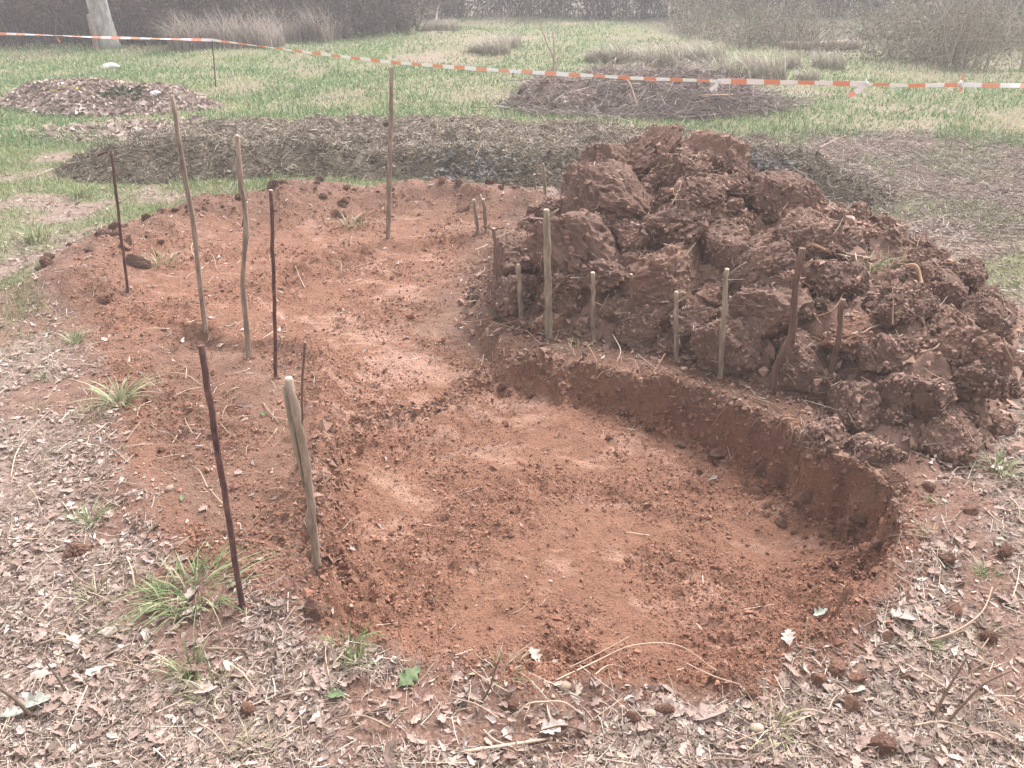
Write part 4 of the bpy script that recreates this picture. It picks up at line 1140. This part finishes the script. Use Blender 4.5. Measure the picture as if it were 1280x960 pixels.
def stalk(name, pxs, r, label, mat='stalk', cat='stalk', group=None, lifts=None, seed=1, taper=.5, parent=None, f=HT, branch=None, anchor=True):
    pts = []
    for i, (x, y) in enumerate(pxs):
        p = hit(x, y, f); p.z += (lifts[i] if lifts else r * .7); pts.append(p)
    # smooth in between
    P = []
    for i in range(len(pts) - 1):
        a, b, c, d = pts[max(i - 1, 0)], pts[i], pts[i + 1], pts[min(i + 2, len(pts) - 1)]
        for k in range(5):
            t = k / 5; P.append(.5 * ((2 * b) + (c - a) * t + (2 * a - 5 * b + 4 * c - d) * t * t + (3 * b - a - 3 * c + d) * t ** 3))
    P.append(pts[-1]); base = P[0].copy(); P = [p - base for p in P]
    n = len(P)
    o = link(name, py_mesh(name, *tube(P, [r * (1 - taper * i / n) for i in range(n)], 6, .06, seed), M[mat]), None, base)
    if parent: child(o, parent)
    else: tag(o, label, cat, group)
    return o
def standing(name, pxs, r, label, mat='stalk', cat='stalk', group=None, taper=.6, lean=0.0):
    """a stem rooted at the first pixel; the others lie in the upright plane through its foot"""
    b = hit(*pxs[0]); P = [Vector((0, 0, -.01))]
    for i, q in enumerate(pxs[1:]): P.append(on_plane(*q, b.y + lean * (i + 1)) - b)
    S = []
    for i in range(len(P) - 1):
        a, bb, c, d = P[max(i - 1, 0)], P[i], P[i + 1], P[min(i + 2, len(P) - 1)]
        for k in range(4):
            t = k / 4; S.append(.5 * ((2 * bb) + (c - a) * t + (2 * a - 5 * bb + 4 * c - d) * t * t + (3 * bb - a - 3 * c + d) * t ** 3))
    S.append(P[-1]); n = len(S)
    o = link(name, py_mesh(name, *tube(S, [r * (1 - taper * i / n) for i in range(n)], 6, .05, int(pxs[0][0])), M[mat]), None, b)
    return tag(o, label, cat, group)
# stems standing along the rim
standing('dry_stalk', [(505, 803), (498, 785), (506, 755), (518, 720)], .0028, 'curved pale stem rising from the near left pit rim')
standing('dry_stalk', [(548, 806), (549, 785), (545, 760), (540, 745)], .0022, 'short curved stem right of the tallest pale rim stem')
standing('dry_stalk', [(448, 790), (455, 760), (460, 725), (458, 700)], .0018, 'thin wispy stem left of the curved pale rim stem')
standing('dry_stalk', [(408, 836), (414, 805), (420, 780)], .0035, 'stiff white stalk standing at the near left pit rim')
standing('dry_stalk', [(616, 830), (625, 810), (634, 780)], .0018, 'thin stem rising at the middle of the near rim')
standing('twig', [(598, 880), (612, 860), (618, 840), (626, 820)], .0035, 'dark forked twig standing before the near rim', 'twig', 'twig')
standing('dry_stalk', [(799, 866), (800, 848), (799, 828)], .0026, 'short pale stub standing under the arching stem')
standing('dry_stalk', [(1003, 838), (1005, 810), (1009, 772)], .0032, 'pale upright stalk on the near right pit rim')
standing('dry_stalk', [(1135, 740), (1142, 715), (1158, 682)], .0028, 'bent stem at the right rim of the pit')
standing('dry_stalk', [(1108, 718), (1116, 695), (1127, 664)], .0030, 'pale stem leaning on the right pit wall')
standing('dry_stalk', [(347, 765), (344, 735), (343, 690)], .0018, 'slender dry stem standing left of the pit corner')
standing('twig', [(1165, 900), (1180, 870), (1210, 820)], .005, 'brown leaning twig at the lower right', 'twig', 'twig')
standing('twig', [(1180, 905), (1205, 880), (1230, 855), (1265, 838)], .0045, 'forked brown twig right of the leaning one', 'twig', 'twig')
standing('twig', [(40, 895), (20, 875), (-10, 855)], .006, 'grey twig leaning in the lower left corner', 'twig', 'twig')
standing('twig', [(85, 868), (70, 845), (55, 825)], .0032, 'thin twig standing right of the grey corner twig', 'twig', 'twig')
standing('dry_stalk', [(135, 600), (132, 570), (128, 540)], .003, 'upright brown stalk at the left edge of the shelf')
standing('dry_stalk', [(690, 95), (692, 75), (682, 50), (674, 26)], .016, 'pale dead weed stem standing on the brush pile')
standing('dry_stalk', [(690, 95), (693, 68), (690, 35)], .014, 'straight dead weed stem on the brush pile')
standing('dry_stalk', [(690, 94), (699, 72), (703, 52)], .013, 'short right hand dead weed stem on the brush pile')
# lying stalks, arching stems, roots
stalk('dry_stalk', [(695, 852), (745, 838), (790, 826), (845, 826), (890, 845), (925, 858)], .0019, 'long pale stem arching along the near pit rim', lifts=[.005, .035, .06, .06, .03, .004], taper=.3)
stalk('dry_stalk', [(855, 838), (890, 852), (925, 857)], .0020, 'shorter stem beside the end of the arching one', lifts=[.03, .02, .004])
stalk('dry_stalk', [(708, 838), (750, 822), (786, 805)], .002, 'thin stem reaching over the pit from the near rim', lifts=[.005, .02, .03])
stalk('dry_stalk', [(738, 850), (760, 838), (782, 838)], .002, 'small hooked stem below the arching stem', lifts=[.004, .02, .01])
stalk('peeled_stick', [(580, 941), (635, 933), (690, 924)], .0048, 'white peeled stick lying at the bottom of the picture', 'cut', 'stick', taper=.2)
stalk('dry_stalk', [(1145, 806), (1190, 795), (1225, 772), (1239, 738)], .0035, 'curved pale stem lying right of the pit', lifts=[.004, .012, .02, .012])
stalk('dry_stalk', [(1168, 712), (1185, 710), (1195, 704)], .003, 'short pale curved stem at the right rim')
stalk('dry_stalk', [(285, 935), (310, 945), (340, 940), (362, 922)], .0035, 'curved grey stem in the litter at lower left')
stalk('dry_stalk', [(150, 955), (175, 930), (202, 908)], .003, 'straight pale stalk at the bottom left')
stalk('dry_stalk', [(960, 958), (985, 940), (1010, 927)], .0035, 'pale broken stalk at the bottom right')
stalk('dry_stalk', [(1250, 925), (1280, 934)], .003, 'pale stalk at the right end of the bottom edge')
stalk('dry_stalk', [(430, 665), (455, 640), (432, 660)], .0015, 'wisp of root on the pit floor left')
stalk('dry_stalk', [(640, 768), (652, 762), (660, 752)], .002, 'bent pale stem on the pit floor near the rim')
stalk('broken_root', [(1128, 350), (1140, 356), (1148, 372), (1158, 388)], .010, 'orange broken root sticking out of the mound at right', 'broot', 'root', lifts=[.07, .09, .07, .05], taper=.3)
stalk('broken_root', [(1003, 318), (1022, 328), (1035, 332)], .010, 'light orange root stub on top of the mound', 'broot', 'root', lifts=[.06, .07, .06])
ROOTS = [[(905, 505), (930, 490), (942, 478)], [(890, 535), (905, 515), (930, 500)], [(940, 500), (965, 508), (985, 520)], [(985, 520), (990, 545), (980, 560)], [(1062, 620), (1066, 640), (1063, 660)],
         [(700, 285), (730, 262), (770, 258)], [(838, 268), (848, 250), (852, 232)], [(822, 262), (840, 255), (860, 245)], [(940, 265), (952, 255), (965, 250)], [(888, 440), (895, 410), (912, 375)],
         [(610, 420), (640, 414), (665, 405)], [(560, 415), (600, 412), (640, 400)], [(1015, 410), (1040, 400), (1055, 372)], [(1000, 430), (1025, 440), (1045, 460)], [(1000, 365), (1020, 380), (1010, 395)],
         [(1060, 440), (1080, 455), (1085, 480)], [(1150, 455), (1165, 450), (1172, 442)], [(1090, 400), (1110, 395), (1135, 392)], [(925, 320), (960, 308), (1000, 320)], [(985, 300), (998, 290), (1005, 280)],
         [(765, 430), (775, 450), (770, 465)], [(735, 445), (745, 465), (742, 480)], [(830, 455), (815, 470), (800, 478)], [(1040, 530), (1060, 545), (1070, 560)], [(845, 330), (850, 345), (846, 360)]]
for i, pr in enumerate(ROOTS):
    stalk('root', pr, random.uniform(.0025, .0042), None, random.choice(['root', 'stalk']), lifts=[.05 if q[1] < 470 else .012 for q in pr], seed=i, parent=mound if pr[0][1] < 470 else None) if pr[0][1] < 470 else \
        stalk('root', pr, random.uniform(.0022, .0035), 'thin pale root hanging from the back wall of the pit', 'root', 'root', 'roots in the pit wall', [.01] * len(pr), i)
for i in range(26):                            # rootlets over the back rim of the pit
    u = random.random(); px = 610 + 460 * u; py = 445 + 20 * u + 110 * u ** 2 - random.uniform(0, 24)
    dx, dy = random.uniform(-22, 22), random.uniform(6, 26)
    stalk('root', [(px, py), (px + dx * .6, py + dy * .4), (px + dx, py + dy)], random.uniform(.0014, .0026), 'fine pale rootlet trailing over the back rim of the pit', random.choice(['root', 'stalk']), 'root', 'rootlets on the back rim', [.006, random.uniform(.01, .03), .006], i)
SH = 'fine roots on the dug shelf and bank'
for i in range(46):
    px, py = random.choice([(random.uniform(180, 400), random.uniform(400, 640)), (random.uniform(200, 440), random.uniform(290, 420)), (random.uniform(180, 390), random.uniform(460, 560)), (random.uniform(420, 600), random.uniform(270, 460))])
    a = random.uniform(0, 6.28); l = random.uniform(12, 30); b2 = a + random.uniform(-1, 1)
    pr = [(px, py), (px + l * math.cos(a), py + l * .5 * math.sin(a)), (px + l * math.cos(a) + l * math.cos(b2), py + l * .5 * math.sin(a) + l * .5 * math.sin(b2))]
    stalk('root', pr, random.uniform(.0014, .0026), 'fine pale root lying on the dug shelf or soil bank', random.choice(['root', 'stalk', 'stalk']), 'root', SH, [.004, random.uniform(.006, .03), .004], i)
for where, grp, area, num in [('along the bottom of the picture', 'stalks at the bottom', lambda: (random.uniform(0, 1280), random.uniform(850, 955)), 46),
                              ('left of the dug earth', 'stalks left of the dug earth', lambda: (random.uniform(0, 300), random.uniform(380, 850)), 40),
                              ('right of the pit', 'stalks right of the pit', lambda: (random.uniform(1120, 1275), random.uniform(590, 850)), 26)]:
    for i in range(num):
        px, py = area(); a = random.uniform(0, 6.28); l = random.uniform(14, 42); b2 = a + random.uniform(-.5, .5)
        p = gp(px, py)
        if float(soil_sd(np.array([p.x]), np.array([p.y]))[0]) > 0: continue
        pr = [(px, py), (px + l * math.cos(a), py + l * .6 * math.sin(a)), (px + l * math.cos(a) + l * math.cos(b2), py + l * .6 * math.sin(a) + l * .6 * math.sin(b2))]
        pr = [(x, min(y, 975)) for x, y in pr]
        stalk('dry_stalk', pr, random.uniform(.0014, .003), 'thin dry stalk lying in the litter ' + where, random.choice(['stalk', 'stalk', 'twig']), 'stalk', grp, [.008, random.uniform(.008, .03), .008], i)

PM = []
for s in range(5):
    V, Fc = lump(s + 20, 2, .14); PM.append(np_mesh('pebble', V, Fc, M['pebble'], True))
def pebble(px, py, s, label, group=None, sc=(1, .8, .6)):
    p = hit(px, py); o = link('pebble', random.choice(PM), None, p + Vector((0, 0, s * .3))); o.scale = [s * q for q in sc]; o.rotation_euler = (0, 0, random.uniform(0, 6.28))
    tag(o, label, 'pebble', group)
pebble(706, 860, .017, 'rounded tan pebble below the middle of the near rim')
pebble(814, 894, .016, 'yellowish pebble in the litter below the arching stem')
pebble(945, 912, .018, 'flat tan stone at the bottom right of centre')
pebble(778, 949, .013, 'pale pebble at the bottom edge beside litter')
pebble(1160, 765, .016, 'pale pebble at the right rim of the pit')
pebble(855, 462, .016, 'small white pebble on the ledge between the short stakes')
pebble(212, 612, .016, 'dark rounded pebble on the shelf left of the nearest rod')
for i in range(34):
    px, py = random.choice([(random.uniform(640, 1000), random.uniform(862, 955)), (random.uniform(1100, 1270), random.uniform(650, 900)), (random.uniform(420, 1000), random.uniform(540, 800)), (random.uniform(180, 380), random.uniform(430, 680))])
    pebble(px, py, random.uniform(.004, .009), 'tiny pale pebble lying in earth or litter', 'tiny pebbles')
# clods beside the pit
for px, py, r in [(1180, 700, .035), (1100, 685, .03), (1045, 835, .03), (1070, 850, .024), (1020, 850, .026), (1190, 765, .03), (1255, 690, .03), (1110, 800, .024), (1060, 885, .03), (1100, 935, .034), (1235, 800, .028),
                  (640, 880, .022), (830, 890, .026), (790, 900, .02), (940, 865, .026), (395, 765, .045), (95, 690, .05), (60, 330, .05), (130, 375, .05), (1160, 610, .03), (1210, 640, .026), (1130, 850, .022), (310, 890, .024)]:
    p = hit(px, py); o = add_clod(p, r, .65, .25, None, 'earth_clod', True)
    zone = 'left of the dug earth' if px < 330 else ('at the left near corner of the pit' if px < 500 else ('in the litter along the near pit rim' if px < 1000 else ('below the near right pit rim' if py > 790 else 'in the litter right of the pit')))
    tag(o, 'loose reddish earth clod ' + zone, 'earth clod', 'loose clods ' + zone)
for i in range(90):                            # lumps thrown up on the soil bank
    u = random.random() * (len(BERM) - 1.001); k = int(u); q = BERM[k] + (BERM[k + 1] - BERM[k]) * (u - k) + rng.normal(0, .16, 2)
    o = add_clod((q[0], q[1], h1(q[0], q[1])), math.exp(random.gauss(math.log(.026), .45)), .7, .32, None, 'earth_clod', random.random() < .6)
    zone = ('left', 'left end') if q[0] < -1.4 else ('back', 'back part')
    tag(o, 'brown earth lump lying on the %s of the low soil bank' % zone[1], 'earth clod', 'lumps on the soil bank ' + zone[0])
for i in range(60):                            # rubble fallen from the back and right walls
    u = random.random(); k = int(len(PIT) * (0.42 + 0.42 * u)) % len(PIT); a = Vector(PIT[k]); c = Vector(PIT.mean(0)); d = (c - a).normalized()
    q = a + d * random.uniform(.03, .22) + Vector((random.gauss(0, .03), random.gauss(0, .03)))
    o = add_clod((q.x, q.y, h1(q.x, q.y)), math.exp(random.gauss(math.log(.016), .4)), .75, .25, None, 'earth_clod', True)
    tag(o, 'small earth lump fallen at the foot of the pit wall', 'earth clod', 'lumps at the foot of the pit wall')
# scraps beyond
def scrap(px, py, s, label, mat):
    p = hit(px, py); V, Fc = lump(41, 2, .35)
    o = link('plastic_scrap', np_mesh('plastic_scrap', V * np.array([s, s * .6, s * .4]), Fc, mat, False), None, p + Vector((0, 0, s * .3)))
    tag(o, label, 'scrap')
scrap(138, 86, .13, 'white crumpled plastic scrap on the grass beyond the leaf pile', M['white'])
scrap(195, 119, .07, 'small white scrap on the right end of the leaf pile', M['white'])
def ash(px, py, rx, ry, label):
    p = hit(px, py); n = 260
    x = p.x + rng.normal(0, rx, n); y = p.y + rng.normal(0, ry, n)
    o = pieces('ash_patch', FRAG_T, lay(x, y, .03), frame(normals(HT, x, y, .06), rng.random(n) * 6.28, .3), rng.uniform(.03, .06, n), palette(n, [(0.175, 0.165, 0.16), (0.13, 0.122, 0.117), (0.22, 0.21, 0.205)], None, .15), M['pieces'])
    tag(o, label, 'ash')
ash(592, 217, .22, .13, 'bluish grey ash patch on the compost heap left of the mound')
ash(945, 212, .16, .12, 'bluish grey ash patch behind the mound top')

# ------------------------------------------------------------------ hedge, scrub, tree
def stems_mesh(seed, n, hgt, spread, arch, rad, cols, w, leaves=0, lcols=None, lsize=.05, lean=0.0, seg=5, sub=2):
    r = np.random.default_rng(seed); V, Fc, C = [], [], []
    tips = []
    def stem(p, d, L, rr, depth):
        c = np.array(cols[r.choice(len(cols), p=np.array(w) / sum(w))]) * r.uniform(.75, 1.25)
        pts = [p.copy()]; d = d / np.linalg.norm(d)
        for k in range(seg):
            d = d + r.normal(0, .12, 3) + np.array([lean * .12, 0, -arch * .28 * (k + 1) / seg]); d /= np.linalg.norm(d)
            p = p + d * L / seg
            if p[2] < .02: p[2] = .02
            pts.append(p.copy())
        o = len(V)
        for k, q in enumerate(pts):
            rk = rr * (1 - .7 * k / seg)
            for a in (0, 2.094, 4.189):
                V.append(q + np.array([math.cos(a) * rk, math.sin(a) * rk, 0]) if abs(d[2]) > .5 else q + np.array([math.cos(a) * rk * .7, math.cos(a) * rk * .7, math.sin(a) * rk])); C.append(c)
        for k in range(seg):
            for a in range(3):
                i, j = o + k * 3 + a, o + k * 3 + (a + 1) % 3
                Fc.append((i, j, j + 3, i + 3))
        tips.extend(pts[1:])
        if depth > 0:
            for _ in range(sub):
                k = r.integers(1, seg); stem(pts[k].copy(), d + r.normal(0, .8, 3), L * r.uniform(.3, .6), rr * .55, depth - 1)
    for i in range(n):
        a = r.uniform(0, 6.28); q = spread * math.sqrt(r.random())
        stem(np.array([q * math.cos(a), q * math.sin(a), -.03]), np.array([r.normal(lean * .5, .35), r.normal(0, .35), 1.0]), hgt * r.uniform(.6, 1.15), rad * r.uniform(.6, 1.2), 1)
    stems = np_mesh('stems', np.array(V), Fc, M['shrub'], False, np.array(C))
    fol = None
    if leaves:
        t = np.array(tips)[r.integers(0, len(tips), leaves)] + r.normal(0, .05, (leaves, 3)); t[:, 2] = np.maximum(t[:, 2], .02)
        lc = np.array(lcols)[r.integers(0, len(lcols), leaves)] * r.uniform(.7, 1.3, (leaves, 1))
        rot = frame(r.normal(0, 1, (leaves, 3)), r.random(leaves) * 6.28)
        o = pieces('foliage', FRAG_T[:4], t, rot, r.uniform(.6, 1.3, leaves) * lsize, lc, M['shrub']); fol = o.data
        bpy.data.objects.remove(o)
    return stems, fol
BR = [(0.070, 0.051, 0.041), (0.115, 0.087, 0.070), (0.042, 0.031, 0.026), (0.20, 0.16, 0.128)]
GRY = [(0.26, 0.225, 0.185), (0.36, 0.315, 0.26), (0.18, 0.155, 0.125), (0.45, 0.39, 0.33)]
SHR = [stems_mesh(1, 46, 1.5, .6, .55, .011, BR, [3, 3, 2, 1], 1700, [(0.095, 0.065, 0.05), (0.065, 0.062, 0.034), (0.13, 0.09, 0.07)], .06),
       stems_mesh(2, 52, 1.7, .7, .75, .010, BR, [2, 3, 3, 1], 1500, [(0.075, 0.053, 0.042), (0.052, 0.062, 0.03), (0.115, 0.08, 0.062)], .065),
       stems_mesh(3, 60, 1.4, .6, .5, .008, GRY, [2, 3, 2, 2], 500, [(0.12, 0.14, 0.07), (0.22, 0.19, 0.14)], .05),
       stems_mesh(4, 60, 1.2, .65, .8, .007, GRY, [3, 2, 2, 1], 900, [(0.13, 0.16, 0.08), (0.20, 0.19, 0.13), (0.28, 0.25, 0.19)], .055)]
def shrub(x, y, k, sc, label, group, name='bare_shrub'):
    z = h1(x, y); r = empty(name, (x, y, z - .02), label, 'shrub', group, random.uniform(0, 6.28)); r.scale = (sc * random.uniform(.9, 1.15), sc, sc * random.uniform(.85, 1.15))
    st, fo = SHR[k]
    link('stems', st, r)
    if fo: link('foliage', fo, r)
tpx = on_plane(133, 45, 20.0).x
for i in range(26):                            # brambly hedge at the left, round the pale trunk
    x = -14.5 + i * .46 + random.uniform(-.25, .25); y = 19.6 + max(0, (x + 6.5)) * .9 + random.choice([0, .9, 1.9]) + random.uniform(-.3, .3)
    shrub(x, y, random.choice([0, 1, 1]), random.uniform(.9, 1.25), *(('brown bramble shrub in the hedge left of the pale trunk', 'hedge shrubs left of the trunk') if x < tpx else ('brown bramble shrub in the hedge right of the pale trunk', 'hedge shrubs right of the trunk')))
for i in range(34):                            # the hedge's back row, darker, all the way across
    x = -17 + i * 1.05 + random.uniform(-.3, .3); y = 23 + 6.5 * float(sstep(-8, -2, np.array(x))) + random.uniform(-.6, .6)
    hz = 'at the far left' if x < -6 else ('across the middle' if x < 5 else 'behind the right thicket')
    shrub(x, y, random.choice([0, 1]), random.uniform(1.25, 1.7), 'tall bare shrub in the far hedge %s' % hz, 'far hedge shrubs ' + hz)
for i in range(44):                            # grey scrub at the right
    x = random.uniform(4.2, 15.5); y = 16.0 + random.uniform(0, 8.5) - .12 * x
    zone = ('front' if y < 19 else 'back') + (' left part' if x < 9.5 else ' right part')
    shrub(x, y, random.choice([2, 3, 3]), random.uniform(.75, 1.15), 'pale grey green scrub bush in the %s of the right thicket' % zone, 'scrub bushes in the %s at right' % zone, 'scrub_bush')
def long_tussock(seed, n, hgt, cols):
    r = np.random.default_rng(seed); V, Fc, C = [], [], []
    for i in range(n):
        a = r.uniform(0, 6.28); q = .32 * math.sqrt(r.random()); h = hgt * r.uniform(.5, 1.15); w = r.uniform(.006, .011); c = np.array(cols[r.integers(len(cols))]) * r.uniform(.75, 1.25)
        lx, ly = -.6 + r.normal(0, .7), r.normal(0, .7); m = math.hypot(lx, ly); lx, ly = lx / m, ly / m; d = r.uniform(.35, 1.25); o = len(V); seg = 6
        for k in range(seg + 1):
            s = k / seg; ww = w * (1 - .75 * s); out = h * d * s ** 1.6 * .75; z = h * s * (1 - .45 * d * s) - .02
            V += [(q * math.cos(a) + lx * out - ly * ww, q * math.sin(a) + ly * out + lx * ww, z), (q * math.cos(a) + lx * out + ly * ww, q * math.sin(a) + ly * out - lx * ww, z)]; C += [c, c]
        for k in range(seg):
            b = o + 2 * k; Fc.append((b, b + 1, b + 3, b + 2))
    return np_mesh('dry_grass_tussock', V, Fc, M['grass'], False, np.array(C))
DRY = [(0.30, 0.245, 0.21), (0.42, 0.355, 0.31), (0.20, 0.16, 0.135), (0.50, 0.44, 0.385)]
LT = [long_tussock(s, 200, 1.15, DRY) for s in range(3)] + [long_tussock(7, 260, .5, [(0.34, 0.30, 0.245), (0.42, 0.375, 0.31), (0.26, 0.24, 0.17)])]
def tuss(px, py, k, sc, label, group):
    p = gp(px, py); p.z = h1(p.x, p.y); o = link('dry_grass_tussock', LT[k], None, p); o.scale = (sc, sc, sc * random.uniform(.85, 1.1)); o.rotation_euler = (0, 0, random.gauss(0, .35))
    tag(o, label, 'grass tussock', group)
for i in range(26):
    px = 225 + i * 12.5 + random.uniform(-8, 8); py = 66 - 32 * max(0, (px - 300) / 240) + random.uniform(-9, 2)
    tuss(px, py, i % 3, random.uniform(.5, .95), 'tall drooping dry grass tussock before the hedge beside the tape', 'tall dry grass along the hedge')
for px, py in [(745, 78), (770, 72), (800, 74), (830, 76), (860, 80), (885, 82), (910, 95), (935, 80), (955, 95), (985, 90), (1010, 100), (600, 66), (620, 68), (635, 66), (540, 45), (560, 43), (890, 104), (1035, 84)]:
    tuss(px, py + random.uniform(-9, 4), 3, random.uniform(.55, 1.15), *(('low bleached grass tussock on the meadow left of the brush pile', 'bleached tussocks left of the brush pile') if px < 700 else ('low bleached grass tussock behind the brush pile', 'bleached tussocks behind the brush pile') if px < 900 else ('low bleached grass tussock before the grey scrub at right', 'bleached tussocks before the scrub')))
# pale tree
tp = on_plane(133, 50, 18.7); tz = h1(tp.x, 18.7)
tree = empty('pale_tree', (tp.x, 18.7, tz), 'pale grey barked tree trunk rising from the hedge at the left', 'tree')
TP = [Vector((.02, 0, -.1)), Vector((0, 0, .15)), Vector((-.03, 0, .7)), Vector((-.07, .02, 1.6)), Vector((-.1, .05, 3.0)), Vector((0, .1, 4.6))]
link('trunk', py_mesh('trunk', *tube(TP, [.27, .235, .205, .19, .16, .12], 14, .04, 3), M['trunk']), tree)
for i in range(9):
    z = random.uniform(2.2, 4.5); a = random.uniform(0, 6.28); L = random.uniform(.9, 1.9); d = Vector((math.cos(a), math.sin(a), .6))
    p = Vector((-.08, .05, z)); P = [p, p + d * L * .4, p + d * L * .75 + Vector((random.gauss(0, .1), random.gauss(0, .1), .1)), p + d * L + Vector((random.gauss(0, .2), random.gauss(0, .2), .3))]
    link('branch', py_mesh('branch', *tube(P, [.06, .04, .025, .008], 6, .05, i), M['trunk']), tree)
make_stake('fence_post', (121, 61), (110, 18), 5.2, 'old leaning wooden fence post left of the pale tree', 'stake', 'post', cut=False, Y=18.3, deep=.15)
lg = [gp(975, 64), gp(1010, 62), gp(1045, 60), gp(1072, 58)]
lg = [p + Vector((0, 0, h1(p.x, p.y) + .10)) for p in lg]
o = link('fallen_log', py_mesh('fallen_log', *tube([p - lg[0] for p in lg], [.07, .085, .10, .11], 10, .06, 2), M['stake']), None, lg[0]); tag(o, 'grey log lying in the rough grass at the upper right', 'log')
stalk('fallen_branch', [(955, 128), (905, 132), (870, 130)], .012, 'pale straight branch lying on the brush pile', 'stalk', 'branch', lifts=[.12, .12, .10])
stalk('fallen_branch', [(797, 141), (785, 122), (770, 117)], .012, 'bent pale branch at the front of the brush pile', 'stalk', 'branch', lifts=[.05, .18, .18])
stalk('fallen_branch', [(1022, 194), (1040, 185), (1056, 177)], .008, 'pale stick lying in the straw right of the mound top', 'stalk', 'branch', lifts=[.06, .07, .06])
stalk('fallen_branch', [(545, 32), (552, 22), (575, 4)], .03, 'pale crooked dead branch leaning in the hedge at centre', 'stalk', 'branch', lifts=[.1, .5, .9])

# ------------------------------------------------------------------ haze volume, added to imitate the lens's milky veil
def haze():
    m = bpy.data.materials.new('lens_veil_haze'); m.use_nodes = True; t = m.node_tree
    t.nodes.remove(t.nodes['Principled BSDF'])
    v = N(t, 'ShaderNodeVolumePrincipled', Density=0.0068); v.inputs['Color'].default_value = (0.97, 0.95, 0.97, 1)
    t.links.new(v.outputs[0], t.nodes['Material Output'].inputs['Volume'])
    x0, x1, y0, y1, z0, z1 = -165, 165, -45, 330, -2.0, 6.5
    V = [(x, y, z) for z in (z0, z1) for y in (y0, y1) for x in (x0, x1)]
    Fc = [(0, 2, 3, 1), (4, 5, 7, 6), (0, 1, 5, 4), (2, 6, 7, 3), (0, 4, 6, 2), (1, 3, 7, 5)]
    o = link('haze', py_mesh('haze', V, Fc, m, False)); o['kind'] = 'stuff'
haze()
